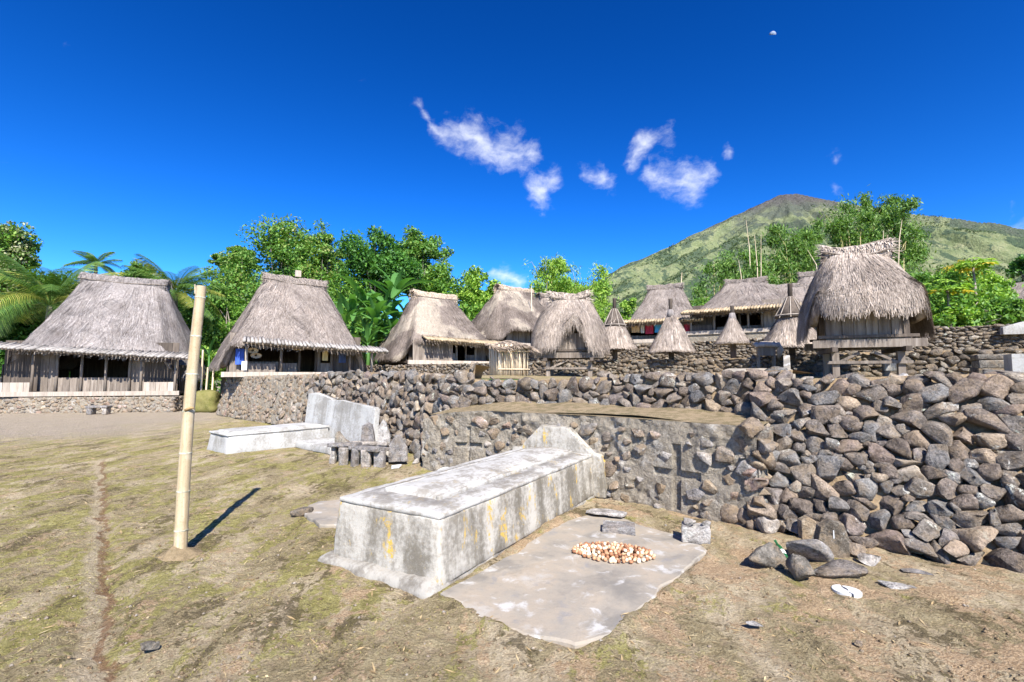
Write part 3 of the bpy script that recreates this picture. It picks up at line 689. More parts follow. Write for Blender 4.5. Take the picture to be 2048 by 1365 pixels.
# ---------------------------------------------------------------- rubble panel with two sunken crosses
def panel():
    root = thing('cross_panel_wall', 'mortared rubble retaining panel with two sunken crosses behind the big tomb', 'wall')
    pl = np.array([(x, y, 0) for x, y in PWF]); seg = np.linalg.norm(np.diff(pl[:, :2], axis=0), axis=1); cum = np.concatenate([[0], np.cumsum(seg)]); L = cum[-1]
    wv = Wall([(x, y, -.08) for x, y in PWF], 1.1, .05)
    def u_of(px, py):            # where the sight line through a photo pixel meets the face
        d = ray(px, py); best = None
        for i in range(len(PWF) - 1):
            (x0, y0), (x1, y1) = PWF[i], PWF[i + 1]; ex, ey = x1 - x0, y1 - y0
            den = d[0] * ey - d[1] * ex
            t = (x0 * ey - y0 * ex) / den; s = ((d[0] * t - x0) * ex + (d[1] * t - y0) * ey) / (ex * ex + ey * ey)
            if -.001 <= s <= 1.001: best = (cum[i] + s * seg[i], CAMZ + d[2] * t + .08)
        return best
    rects = []
    for (cx, ytop, ybot, yarm, hw_, aw, ah) in ((934, 851, 938, 884, .04, .26, .075), (1352, 889, 1020, 940, .055, .30, .10)):
        u0, hb = u_of(cx, ybot); _, ht = u_of(cx, ytop); _, ha = u_of(cx, yarm)
        rects += [(u0 - hw_, u0 + hw_, max(hb, .03), ht), (u0 - aw, u0 + aw, ha - ah, ha)]
    us = set(np.round(np.arange(0, L, .022), 4)); hs = set(np.round(np.arange(0, 1.125, .022), 4))
    for (a, b, c, d) in rects:
        for e in (a, b): us |= {round(e - .003, 4), round(e + .003, 4)}
        for e in (c, d): hs |= {round(e - .003, 4), round(e + .003, 4)}
    us = np.array(sorted(us)); hs = np.array(sorted(hs)); hs = hs[hs >= 0]
    U, Hh = np.meshgrid(us, hs, indexing='ij')
    inside = np.zeros(U.shape, bool)
    for (a, b, c, d) in rects: inside |= (U > a) & (U < b) & (Hh > c) & (Hh < d)
    P = wv.pt(U, Hh * np.interp(U, [0, .5, 1.2, L], [.82, .93, .985, 1.0]), 0.0); t, nn = wv.frame(U)
    rough = (fbm(P, 3.0, 4) - .5) * .13 + (fbm(P + 9, 11, 3) - .5) * .07 + np.clip((fbm(P + 3, 5, 2) - .55), 0, 1) * .12
    near = np.zeros(U.shape)
    for (a, b, c, d) in rects:
        dd = np.maximum(np.maximum(a - U, U - b), np.maximum(c - Hh, Hh - d)); near = np.maximum(near, np.clip(1 - dd / .22, 0, 1) ** .6)
    rough = rough * (1 - .85 * near) - .046 * inside
    P[..., :2] += nn * rough[..., None]
    obj('face', P.reshape(-1, 3), grid_faces(len(us), len(hs)), M_RUBBLE, root, smooth=False)
    # top and right end
    top = wv.pt(us, np.interp(us, [0, .5, 1.2, L], [.82, .93, .985, 1.0]) * hs[-1], 0); t1, n1 = wv.frame(us); bk = top.copy(); bk[:, :2] -= n1 * .22; bk[:, 2] += .01
    obj('coping', np.stack([top, bk], 1).reshape(-1, 3), grid_faces(len(us), 2), M_LEDGE, root, smooth=True)
    e = wv.pt(np.full(12, L), np.linspace(0, 1.1, 12), 0.0); tn, nn2 = wv.frame(np.array([L])); rws = []
    for k in range(6):
        q = e.copy(); q[:, :2] -= nn2[0] * (.14 * k); q[:, :2] += tn[0] * ((fbm(q, 7, 2) - .4) * .06)[:, None]; rws.append(q)
    obj('end_face', np.stack(rws, 0).reshape(-1, 3), grid_faces(6, 12), M_RUBBLE, root)
    # the stones set flush in the mortar
    cells = pack(L, lambda u: np.full_like(u, 1.02), 190, 21, 1.1); rg = np.random.default_rng(77)
    for (su, sh, ang, la, lb) in cells:
        if rg.random() < .14: continue
        if any(a - .11 < su < b + .11 and c - .10 < sh < d + .10 for (a, b, c, d) in rects): continue
        k = rg.uniform(.6, 1.08); c = wv.pt(np.array([su]), np.array([sh]))[0]; t, nn = wv.frame(np.array([su])); T = Vector((t[0][0], t[0][1], 0)); N = Vector((nn[0][0], nn[0][1], .05)).normalized(); Uv = Vector((0, 0, 1))
        X = T * math.cos(ang) + Uv * math.sin(ang); Y = Uv * math.cos(ang) - T * math.sin(ang); Mx = Matrix.Identity(4); C = Vector(c) + N * rg.uniform(-.018, .014)
        for r_ in range(3): Mx[r_][0] = X[r_] * la * k; Mx[r_][1] = Y[r_] * lb * k; Mx[r_][2] = N[r_] * rg.uniform(.07, .12); Mx[r_][3] = C[r_]
        o = bpy.data.objects.new('stone', proto_mesh('hi', int(rg.integers(26)), M_STONE_M if rg.random() < .7 else M_STONE_G)); COL.objects.link(o); o.parent = root; o.matrix_local = Mx
    e0 = wv.pt(np.array([L]), np.array([0.0]))[0]
    for k in range(11):                       # rough quoins where the panel meets the boulders
        s = rg.uniform(.15, .25); o = link('stone', proto_mesh('hi', int(rg.integers(26)), M_STONE_M), root, loc=(e0[0] + rg.uniform(-.06, .10), e0[1] + rg.uniform(-.02, .14), .06 + k * .098), rot=(rg.uniform(-.4, .4), rg.uniform(-.4, .4), rg.uniform(0, 6)), scale=(s * 1.25, s, s * .85))
panel()
# ---------------------------------------------------------------- thatch
def make_roof_fn(a, b, r, H, ez, c1=-.25, n=3.6, rb=.08, tilt=0.0, pw=1.0, bulge=0.0, seed=0, arch=None):
    def fn(th, t):
        c = np.cos(th); s = np.sin(th); ex = np.sign(c) * np.abs(c) ** (2 / n); ey = np.sign(s) * np.abs(s) ** (2 / n)
        tt = np.clip(t, -.3, 1.0)
        f = (1 - tt) * (1 + c1 * tt) if pw == 1.0 else np.where(tt > 0, 1 - np.abs(tt) ** pw, 1 - tt * .25)
        x = ex * (r + (a - r) * f); y = ey * (rb + (b - rb) * f)
        e = ez(th); z = e + (H - e) * t
        if arch is not None: z = z + arch(th) * np.clip(1 - t, 0, 1) ** 4
        w = (fbm(np.stack([x, y, z], -1) + seed * 9.1, 1.4, 3) - .5)
        x = x + ex * w * .16; y = y + ey * w * .16
        return np.stack([x, y, z + tilt * x + w * .08], -1)
    return fn
def roof_shell(fn, mat, parent, thick=.16, nth=144, nt=22, name='roof'):
    th = np.linspace(0, 2 * math.pi, nth, endpoint=False); t = np.linspace(0, 1, nt)
    TH, T = np.meshgrid(th, t, indexing='ij'); P = fn(TH, T)
    Q = P.copy(); ctr = np.array([0, 0]); 
    rad = np.linalg.norm(P[..., :2], axis=-1, keepdims=True); Q[..., :2] *= 1 - np.minimum(thick / np.maximum(rad, .05), .5); Q[..., 2] -= thick * .55
    grid = np.concatenate([Q[:, ::-1], P], 1)         # inner surface up-to-down, then outer eave-to-ridge
    return obj(name, grid.reshape(-1, 3), grid_faces(nth, 2 * nt, True), mat, parent, smooth=True)
def strands(fn, n, L, w, mat, parent, seed, slope, lift=(.0, .035), over=.06, tlo=-.03, name='thatch', fringe=0, flen=.22, front=None, droop=1.0, messy=.03):
    rg = np.random.default_rng(seed)
    th = rg.uniform(0, 2 * math.pi, n)
    t0 = 1 - (1 - rg.random(n) ** 1.0) * 1.0; t0 = np.sqrt(rg.random(n)); t0 = 1 - t0       # denser towards the eave
    Ls = L * rg.uniform(.5, 1.25, n)
    if fringe:
        th = np.concatenate([th, rg.uniform(0, 2 * math.pi, fringe)]); t0 = np.concatenate([t0, rg.uniform(.02, .14, fringe)]); Ls = np.concatenate([Ls, flen * rg.uniform(.6, 1.7, fringe) + .12 * slope])
    t1 = t0 - Ls / slope
    N = len(th); e = 1e-3
    p0 = fn(th, t0); dth = fn(th + e, t0) - p0; dt = fn(th, t0 + e) - p0
    nn = np.cross(dth, dt); nn /= np.linalg.norm(nn, axis=1, keepdims=True) + 1e-12
    wd = dth / (np.linalg.norm(dth, axis=1, keepdims=True) + 1e-12)
    th1 = th + rg.normal(size=N) * messy
    p1 = fn(th1, np.maximum(t1, tlo)); low = np.minimum(t1 - tlo, 0) * slope
    p1[:, 2] += low * droop; hang = (-low)[:, None]
    p1[:, :2] += nn[:, :2] * np.minimum(hang, .3) * .12
    l0 = rg.uniform(lift[0], lift[0] + .012, N); l1 = rg.uniform(lift[0], lift[1], N)
    p0 = p0 + nn * l0[:, None]; p1 = p1 + nn * l1[:, None]
    ww = w * rg.uniform(.5, 1.4, N)[:, None]
    V = np.stack([p0 - wd * ww / 2, p0 + wd * ww / 2, p1 + wd * ww * .22, p1 - wd * ww * .22], 1).reshape(-1, 3)
    Fc = np.arange(4 * N).reshape(N, 4)
    return obj(name, V, Fc, mat, parent, kind='stuff')
def ridge_cap(parent, r, H, mat, tilt=0.0, rad=.24, seed=0, upturn=.10, length=None, n=1500, dark=None, ragged=.10):
    rg = np.random.default_rng(seed); L = length or r + .13
    def f(u, v):
        x = u * L; a = v * R(128)
        P = np.stack([x, np.sin(a) * rad * 1.05, H - .02 + np.cos(a) * rad * 1.0 + upturn * u * u + tilt * x], -1)
        k = (fbm(P + seed, 3.5, 3) - .5) * .13
        P[..., 1] += np.sin(a) * k; P[..., 2] += np.cos(a) * k - np.abs(v) ** 3 * .16
        return P
    U, V_ = np.meshgrid(np.linspace(-1, 1, 40), np.linspace(-1, 1, 17), indexing='ij')
    P = f(U, V_)
    # inner skin so that the open gable ends show thickness
    Q = P.copy(); Q[..., 1] *= .72; Q[..., 2] = (Q[..., 2] - (H - .1)) * .72 + H - .1
    o = obj('ridge_cap', np.concatenate([P, Q[:, ::-1]], 1).reshape(-1, 3), grid_faces(40, 34), mat, parent, smooth=True)
    u = rg.uniform(-1.03, 1.03, n); v0 = rg.uniform(-1, .9, n); dv = rg.uniform(.25, .6, n) * np.where(v0 > 0, 1, -1)
    u1 = u + rg.normal(size=n) * .02
    p0 = f(u, v0 * .5); p1 = f(u1, np.clip(v0 * .5 + dv, -1.22, 1.22))
    up = rg.uniform(0, .04, n); p0[:, 2] += .01; p1[:, 2] += up; p1[:, 1] += np.sign(p1[:, 1]) * up
    wx = np.zeros((n, 3)); wx[:, 0] = rg.uniform(.008, .02, n)
    st = np.stack([p0 - wx, p0 + wx, p1 + wx * .4, p1 - wx * .4], 1)
    # ragged end tufts
    m = 160; s = rg.choice([-1, 1], m); vv = rg.uniform(-1, 1, m); q0 = f(s * .97, vv); q1 = q0 + np.stack([s * rg.uniform(.04, .2, m), rg.normal(size=m) * .04, rg.uniform(-.14, .05, m)], -1)
    wy = np.zeros((m, 3)); wy[:, 1] = .012; wy[:, 2] = .008
    st = np.concatenate([st, np.stack([q0 - wy, q0 + wy, q1 + wy * .4, q1 - wy * .4], 1)])
    obj('ridge_straw', st.reshape(-1, 3), np.arange(len(st) * 4).reshape(-1, 4), mat, o, kind='stuff')
    for sy in (-1, 1):
        pts = [(x, sy * (rad * 1.12 + .02), H - .06 + upturn * (x / L) ** 2 + tilt * x + rg.normal() * .015) for x in np.linspace(-L - .08, L + .08, 7)]
        obj('ridge_pole', *tube(pts, .018, 6), M_WOOD, o)
    for k in range(2):
        sx = (-1, 1)[k]; z = H - .08 + upturn + tilt * L * sx
        obj('ridge_stick', *tube([(sx * (L - .08), -rad * 1.3, z - .06), (sx * (L - .05), rad * 1.3, z + .03)], .016, 6), M_WOOD_D, o)
    return o

# ---------------------------------------------------------------- timber parts
def plank_row(parent, x0, x1, y, z0, z1, mat, rg, w=.24, th=.025, name='plank', rag=0.0, along='x'):
    n = max(1, int(round((x1 - x0) / w))); e = np.linspace(x0, x1, n + 1)
    for i in range(n):
        dy = rg.uniform(-.012, .012); top = z1 + rg.uniform(-rag, rag * .4)
        V, Fc = box(e[i] + .004, e[i + 1] - .004, y - th / 2 + dy, y + th / 2 + dy, z0, top)
        if along == 'y': V = [(yy, xx, zz) for xx, yy, zz in V]
        obj(name, V, Fc, mat, parent)
def bamboo_eave(parent, x0, x1, y, z, tilt, mat, rg, length=.85, pitch=.13, slope=.26, rad=.053):
    n = int((x1 - x0) / pitch)
    V, Fc = tube([(0, -length / 2, 0), (0, 0, 0), (0, length / 2, 0)], rad, 8)
    me = mesh_data('bamboo_tube', V, Fc, mat, True)
    for i in range(n):
        x = x0 + (i + .5) * (x1 - x0) / n
        o = link('bamboo_tube', me, parent, loc=(x, y + rg.uniform(-.04, .04), z + tilt * x + rg.uniform(-.012, .012)), rot=(slope + rg.normal() * .02, 0, rg.normal() * .03), scale=(rg.uniform(.95, 1.12), rg.uniform(.95, 1.05), 1))
    obj('eave_beam', *beam((x0, y - length * .25, z - .10 + tilt * x0 - slope * length * .25), (x1, y - length * .25, z - .10 + tilt * x1 - slope * length * .25), .06), M_WOOD, parent)

def bumpf(th, c, w):
    d = (th - c + math.pi) % (2 * math.pi) - math.pi
    return np.exp(-(d / w) ** 2)
def house(label, loc, alpha, a, b, r, H, ef, es, eb=None, mat=None, tilt=0.0, strip=None, strip_mat=None, fz=.35, wa=None, wy=None, planks=(), posts=(), n=15000, cap_mat=None, seed=1, plinth=None, c1=-.06, group='thatched houses of the village', fringe=900, body=True, beam_mat=None, cap=True, wback=None):
    root = thing('thatched_house', label, 'house', loc, R(alpha), group); rg = np.random.default_rng(seed); mat = mat or M_TH_GREY
    eb = ef if eb is None else eb
    def ez(th):
        s = np.sin(th); c = np.abs(np.cos(th))
        k = np.clip((c - .60) / .25, 0, 1); k = k * k * (3 - 2 * k)
        return np.where(s < 0, ef, eb) * (1 - k) + es * k
    fn = make_roof_fn(a, b, r, H, ez, c1=c1, tilt=tilt, seed=seed)
    ro = roof_shell(fn, mat, root, .2)
    slope = math.hypot(H - ef, b)
    strands(fn, n, .62, .032, mat, ro, seed, slope, (.004, .045), fringe=fringe, flen=.03, tlo=-.02, droop=.35)
    if cap: ridge_cap(root, r, H - .20, cap_mat or mat, tilt, .28, seed, .05)
    if strip:
        x0, x1 = strip; bamboo_eave(root, x0, x1, -b - .12, ef + .10, tilt, strip_mat or M_BAMTILE, rg)
    if body:
        wa = wa or a - .45; wy = wy or b - .75; wback = wback or b - .7
        top = lambda x: ef + .12 + tilt * x
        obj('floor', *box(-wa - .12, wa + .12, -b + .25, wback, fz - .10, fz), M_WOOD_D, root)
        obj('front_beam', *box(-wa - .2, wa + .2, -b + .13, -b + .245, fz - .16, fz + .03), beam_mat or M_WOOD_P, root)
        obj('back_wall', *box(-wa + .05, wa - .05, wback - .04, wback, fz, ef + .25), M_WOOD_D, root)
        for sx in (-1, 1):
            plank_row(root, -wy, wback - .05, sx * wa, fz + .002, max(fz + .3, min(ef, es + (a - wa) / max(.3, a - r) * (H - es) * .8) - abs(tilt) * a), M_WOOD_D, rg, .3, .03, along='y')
        for (x0, x1, z0, z1, yy, mt) in planks:
            plank_row(root, x0, x1, -wy if yy is None else yy, fz + .004 + z0, fz + z1 if z1 else ef + .5, mt or M_WOOD, rg)
        for (x, yy, mt) in posts:
            y = -wy - .035 if yy is None else yy
            V, Fc = tube([(x, y, fz - .12), (x + rg.normal() * .015, y, (fz + ef) / 2), (x, y, ef + .16 + tilt * x)], [.062, .055, .055], 7)
            obj('post', V, Fc, mt or M_WOOD, root, True)
        for sx in (-1, 1):
            for sy in (-b + .4, wback - .2):
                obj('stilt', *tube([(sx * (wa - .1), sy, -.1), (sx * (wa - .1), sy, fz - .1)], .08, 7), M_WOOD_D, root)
    return root

# --- leftmost house on its stone plinth
h = house('leftmost thatched house, grey roof and split-bamboo eave on a low stone plinth', (-18.85, 23.4, 0), 15, 3.5, 2.95, 1.62, 6.3, 2.55, 1.75, mat=M_TH_GREY, tilt=-.055, c1=.06,
    strip=(-3.75, 4.1), fz=.86, wa=3.25, wy=2.3, seed=1, n=17000,
    planks=[(-3.2, -1.95, 0, 0, None, M_WOOD_D), (-1.95, -1.35, 0, 0, None, None), (-1.35, 1.35, 0, .62, None, M_WOOD), (1.35, 1.9, 0, 0, None, None), (1.9, 3.2, 0, 0, None, M_WOOD_D), (-3.2, -2.0, .0, .42, -2.72, M_WOOD_P), (2.05, 3.2, .0, .42, -2.72, M_WOOD_P)],
    posts=[(-3.3, -2.75, None), (-1.97, -2.75, None), (-1.35, None, None), (-.45, None, None), (.45, None, None), (1.35, None, None), (1.95, -2.75, None), (3.25, -2.75, None)])
A0 = Vector((-18.55, 23.4, 0)); rot15 = Matrix.Rotation(R(9), 4, 'Z')
pl_ = [A0 + rot15 @ Vector((-3.55, -2.95, 0)), A0 + rot15 @ Vector((3.5, -2.95, 0)), A0 + rot15 @ Vector((3.6, .5, 0))]
stone_wall('house_plinth', 'low pale stone plinth under the leftmost thatched house', [tuple(p) for p in pl_], .66, .03, 330, 41, M_STONE_M, 240, 1.05, .6, .32, M_RUBBLE, 'mid', .6, .05, core_in=.0)
struct(obj('house_floor_earth', [tuple(A0 + rot15 @ Vector((x, y, .6))) for x, y in ((-3.5, -2.9), (3.45, -2.9), (3.5, 3), (-3.5, 3))], [(0, 1, 2, 3)], M_TERR))

# --- second house, above the mortared wall
H2L = Vector((-9.85, 21.75, 1.5))
h2 = house('second house from the left, broad brown thatch above the mortared wall, dark open veranda', H2L, 31, 3.1, 2.75, 1.15, 4.45, 1.25, .35, mat=M_TH_BROWN, tilt=-.05, c1=.04, strip=(-2.1, 3.4), fz=.18, wa=2.55, wy=1.9, seed=2, n=17000,
    planks=[(-2.5, -2.0, 0, 0, None, None), (-2.0, -.75, 0, .45, None, M_WOOD), (-.7, -.05, 0, .40, None, M_WOOD), (.65, .85, 0, 0, None, None), (.85, 1.25, 0, .42, None, None), (1.25, 2.5, 0, 0, None, M_WOOD_D), (-1.9, -.9, 0, .36, -2.3, M_WOOD)],
    posts=[(-1.95, -2.45, M_WOOD_P), (-.72, -2.4, None), (.0, None, M_WOOD_D), (.65, None, M_WOOD_D), (1.3, None, None), (1.95, -2.4, None), (2.9, -2.3, M_WOOD_P)])
for x, z0, z1, w, c in ((1.02, .70, 1.22, .22, (.62, .50, .26)), (1.72, .62, 1.18, .30, (.06, .09, .20)), (-.05, 1.12, 1.28, .34, (.55, .40, .16))):
    obj('window_mat', *box(x - w / 2, x + w / 2, -1.99, -1.965, z0, z1), cloth('mat_%d' % (x * 100), c), h2)
def hanging(name, label, cat, P, w, hgt, col, rz, group=None, sag=.02):
    us = np.linspace(-w / 2, w / 2, 9); zs = np.linspace(0, -hgt, 7); U, Z = np.meshgrid(us, zs, indexing='ij')
    Y = np.sin(U / w * 11 + hgt * 9) * sag * (0.4 - Z / hgt)
    V = np.concatenate([np.stack([U, Y, Z], -1).reshape(-1, 3), np.stack([U, Y + .008, Z], -1).reshape(-1, 3)])
    f = grid_faces(9, 7); o = obj(name, V, np.concatenate([f, f[:, ::-1] + 63]), cloth(name + '_%d' % int(abs(P[0] * 1000)), col), smooth=True); o.location = P; o.rotation_euler = (0, 0, rz)
    return tag(o, label, cat, group)
m2 = Matrix.Translation(H2L) @ Matrix.Rotation(R(31), 4, 'Z')
hanging('hanging_cloth', 'blue cloth hanging at the left end of the second house veranda', 'cloth', m2 @ Vector((-2.15, -2.12, 1.12)), .3, .62, (.05, .11, .45), R(31))
hanging('hanging_bag', 'white bag hanging from the pale veranda post of the second house', 'bag', m2 @ Vector((-2.0, -2.56, .62)), .18, .34, (.75, .78, .8), R(31), sag=.05)
for k, (x, z, lab) in enumerate(((-1.72, 1.05, 'upper round woven tray hanging by the second house post'), (-1.6, .86, 'lower round woven tray hanging by the second house post'))):
    V, Fc = [], []
    for i in range(20):
        t = 2 * math.pi * i / 20
        for rr, yy in ((.05, .05), (.17, .03), (.2, -.03)): V.append((rr * math.cos(t), yy, rr * .55 * math.sin(t)))
    for i in range(20):
        j = (i + 1) % 20
        for q in range(2): Fc.append((i * 3 + q, j * 3 + q, j * 3 + q + 1, i * 3 + q + 1))
    Fc.append(tuple(i * 3 for i in range(20)))
    o = obj('woven_tray', V, Fc, M_STICK, smooth=True); o.location = m2 @ Vector((x, -2.25, z)); o.rotation_euler = (.2, 0, R(31)); tag(o, lab, 'tray', 'woven trays on the veranda')
# chimney-like bundle on the ridge
obj('ridge_block', *box(-.02, .22, -.1, .1, 4.55, 4.84), M_WOOD_P, h2)

# --- third house
h3 = house('third house from the left, dark thatch patched with pale straw, plank screen beside veranda', (-4.15, 25.6, 2.05), 33, 2.75, 2.75, 1.05, 3.85, 1.12, .35, mat=M_TH_DARK, tilt=-.03, strip=(-1.75, 2.75), strip_mat=M_BAMTILE_T, fz=.2, wa=2.2, wy=1.85, seed=3, n=16000, cap_mat=M_TH_PALE,
    planks=[(-2.15, -.1, 0, .98, -2.5, M_WOOD), (.0, .4, 0, .42, None, M_WOOD_P), (.95, 2.1, 0, .36, None, M_WOOD), (1.55, 2.1, 0, 0, None, M_WOOD), (-2.1, -.1, 0, 0, None, M_WOOD_D)],
    posts=[(-.08, None, M_WOOD_P), (.42, None, M_WOOD_P), (.92, None, None), (1.5, None, M_WOOD_P), (2.15, -2.35, None)])
# --- fourth house, behind
house('fourth house from the left, steep dark roof with a pale straw front, behind the third', (.15, 30.2, 3.0), 40, 3.0, 2.9, 1.25, 4.05, 1.25, .75, mat=M_TH_DARK, strip=None, fz=.35, wa=2.3, wy=1.9, seed=4, n=14000, cap_mat=M_TH_PALE,
    planks=[(-2.2, -.4, 0, 0, None, None), (-.3, .6, 0, .4, None, None), (.9, 2.2, 0, 0, None, None)], posts=[(-.3, None, None), (.7, None, None), (1.9, -2.4, M_WOOD_P)])
house('small dark thatched roof peeping out between the fourth house and the middle granary', (3.3, 36.5, 3.2), 35, 2.6, 2.6, 1.5, 4.4, 1.3, .8, mat=M_TH_DARK, fz=.35, seed=5, n=7000)
# --- house with the washing, right of centre
H5 = Vector((8.75, 27.4, 2.75))
h5 = house('thatched house with coloured cloths on its veranda, between two cone-roofed altars', H5, -24, 2.35, 2.3, .8, 3.95, 1.62, .85, mat=M_TH_BROWN, strip=(-2.15, 2.1), strip_mat=M_BAMTILE_T, fz=.72, wa=1.95, wy=1.55, seed=6, n=12000,
    planks=[(-1.9, 1.9, 0, .28, None, M_WOOD), (1.1, 1.9, 0, 0, None, M_WOOD_D)], posts=[(-1.9, -1.95, None), (.2, -1.95, None), (1.9, -1.95, None)])
m5 = Matrix.Translation(H5) @ Matrix.Rotation(R(-24), 4, 'Z')
for x, w, hh_, col, lab in ((-1.35, .42, .42, (.50, .33, .17), 'tan cloth hung on the washing veranda, leftmost'), (-.98, .2, .46, (.50, .47, .40), 'narrow cream cloth hung beside the tan one'), (-.62, .42, .52, (.36, .03, .06), 'crimson cloth hung left of the light blue one'),
                            (-.15, .38, .46, (.06, .30, .55), 'light blue cloth hung on the washing veranda'), (.95, .3, .44, (.26, .22, .20), 'grey cloth hung right of the dark doorway'), (1.32, .36, .5, (.42, .04, .07), 'crimson cloth at the right end of the washing line')):
    hanging('hanging_cloth', lab, 'cloth', m5 @ Vector((x, -1.98, 1.56)), w, hh_, col, R(-24), 'cloths hung on the veranda', .03)
obj('plinth', *box(-2.2, 2.2, -2.15, 2.0, -.3, .55), M_RUBBLE, h5)
# --- long house right of it
h6 = house('wide thatched house with long tan eave and plank end bay, left of the big granary', (12.35, 25.3, 3.05), -33, 2.75, 2.7, .8, 3.55, 1.62, 1.35, mat=M_TH_BROWN, strip=(-2.6, 2.75), strip_mat=M_BAMTILE_T, fz=.72, wa=2.35, wy=1.85, seed=7, n=13000,
    planks=[(-2.3, -1.2, 0, 0, None, M_WOOD_D), (-1.15, .95, 0, .24, None, M_WOOD), (.95, 2.3, 0, 0, -2.2, M_WOOD), (-2.3, -1.3, 0, .32, -2.3, M_WOOD_D)], posts=[(-2.3, -2.35, None), (-1.2, -2.3, None), (-.1, None, M_WOOD_D), (.35, -2.3, None), (.95, -2.3, None), (2.3, -2.3, None)])
obj('plinth', *box(-2.5, 2.5, -2.5, 2.3, -.5, .55), M_RUBBLE, h6)
house('lower thatched roof joined to the right of the wide house, behind the tall altar', (15.9, 26.4, 3.1), -30, 2.3, 2.4, 1.5, 3.5, 1.5, 1.2, mat=M_TH_BROWN, strip=(-2.0, 2.3), strip_mat=M_BAMTILE_T, fz=.6, seed=8, n=8000, planks=[(-1.8, 1.8, 0, 0, None, None)])
house('thatched roof rising just left of the big granary, behind the joined roofs', (18.6, 28.2, 3.2), -30, 2.6, 2.6, 1.3, 4.5, 1.6, 1.2, mat=M_TH_BROWN, fz=.6, seed=9, n=7000)
house('shaded thatched gable among bushes at the right edge', (24.9, 22.4, 3.3), -72, 2.3, 1.9, 1.9, 2.75, 1.35, 1.75, mat=M_TH_BROWN, fz=.5, seed=10, n=7000, cap=False, planks=[(-1.5, 1.5, 0, 0, None, None)])

# --- plank shed at the left edge
sh = thing('plank_shed', 'pale plank shed cut by the left edge of the picture', 'shed', at(-20, 803, 21.2), R(4))
sh.location.z = 0
rg0 = np.random.default_rng(5)
plank_row(sh, -1.4, 1.42, -.6, .02, 1.42, M_WOOD_P, rg0, .3, .03)
for s in (-1.4, 1.42): obj('side_wall', *box(s - .02, s + .02, -.58, 1.2, .02, 1.4), M_WOOD, sh)
obj('rail', *box(-1.42, 1.44, -.635, -.617, .62, .70), M_WOOD, sh)
obj('roof', *box(-1.6, 1.6, -.85, 1.35, 1.45, 1.5), M_BAMTILE, sh)

# ---------------------------------------------------------------- granaries on stilts
def granary(label, loc, alpha, a, b, r, H, arches, body, seed, n=14000, sc=1.0, fr=2600, flen=.26, ef=.8, es=.6, c_pw=1.55, rb=.1):
    root = thing('stilted_granary', label, 'granary', loc, R(alpha), 'thatched granaries on stilts'); rg = np.random.default_rng(seed)
    def ez(th):
        c = np.abs(np.cos(th)); k = np.clip((c - .5) / .4, 0, 1); e = ef * (1 - k) + es * k
        return e
    def arch(th):
        e = 0 * th
        for (t0, wd, up) in arches: e = np.maximum(e, up * bumpf(th, t0, wd))
        return e
    fn = make_roof_fn(a, b, r, H, ez, n=2.7, rb=rb, pw=c_pw, seed=seed, arch=arch)
    ro = roof_shell(fn, M_TH_GRAN, root, .17)
    strands(fn, n, .42, .0105, M_TH_GRAN, ro, seed, math.hypot(H - ef, b) * 1.05, (.0, .055), fringe=fr, flen=flen, messy=.05)
    ridge_cap(root, r, H - .06, M_TH_GRAN, 0, .15, seed, .10, r + .1, 900)
    wa, wb, z0, z1 = body
    for sy in (-1, 1):
        plank_row(root, -wa + .03, wa - .03, sy * wb, z0 + .1, z1, M_WOOD, rg, .2, .025)
    for sx in (-1, 1):
        plank_row(root, -wb + .03, wb - .03, sx * wa, z0 + .1, z1, M_WOOD, rg, .22, .025, along='y')
        for sy in (-1, 1):
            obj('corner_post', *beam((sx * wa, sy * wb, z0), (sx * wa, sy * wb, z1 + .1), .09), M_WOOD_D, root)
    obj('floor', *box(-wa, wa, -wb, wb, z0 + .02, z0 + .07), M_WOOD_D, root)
    for sy in (-1, 1):
        obj('floor_beam', *beam((-wa - .28, sy * (wb + .06), z0 + .03), (wa + .28, sy * (wb + .06), z0 + .03), .10, .15), M_WOOD, root)
        obj('sill', *beam((-wa - .18, sy * (wb + .035), z0 + .17), (wa + .18, sy * (wb + .035), z0 + .17), .06, .055), M_WOOD_D, root)
    for sx in (-1, 1):
        obj('cross_beam', *beam((sx * (wa - .05), -wb - .3, z0 - .085), (sx * (wa - .05), wb + .3, z0 - .085), .09, .09), M_WOOD_D, root)
    px_, py_ = wa - .1, wb - .02
    for sx in (-1, 1):
        for sy in (-1, 1):
            obj('stilt', *beam((sx * px_, sy * py_, -.15), (sx * px_, sy * py_, z0 - .13), .115), M_WOOD, root)
    for sy in (-1, 1):
        for sx in (-1, 1):
            obj('brace', *beam((sx * (px_ - .05), sy * (py_ - .01), .17), (sx * .12, sy * (py_ - .01), z0 - .14), .05), M_WOOD, root)
        obj('tie_beam', *beam((-px_ - .16, sy * (py_ + .085), .17), (px_ + .16, sy * (py_ + .085), .17), .045, .055), M_WOOD, root)
    return root, fn
G1, _ = granary('shaggy thatched granary on stilts with an arched opening, in the middle of the terrace', (xat(1140, 14.0), 14.0, Z1 + .06), -10, 1.08, 1.0, .44, 2.28, [(-math.pi / 2 + .10, .16, .62)], (.68, .56, .50, 1.15), 31, 26000, ef=1.02, es=.96, flen=.12)
GB = Vector((xat(1722, 9.75), 9.75, Z1 + .12))
G2, _ = granary('big shaggy thatched granary on dark stilts, right of the picture', GB, -24, 1.05, .92, .46, 2.46, [(-math.pi / 2 - .80, .20, .34), (-math.pi / 2 + .80, .20, .34), (math.pi / 2 - .80, .20, .34), (math.pi / 2 + .80, .20, .34)], (.62, .50, .50, 1.5), 32, 52000, fr=6500, flen=.10, ef=1.42, es=1.02, c_pw=1.4)
obj('gable_stick', *tube([(-.2, -.02, 2.5), (.6, .0, 2.66)], .018, 6), M_WOOD, G2)

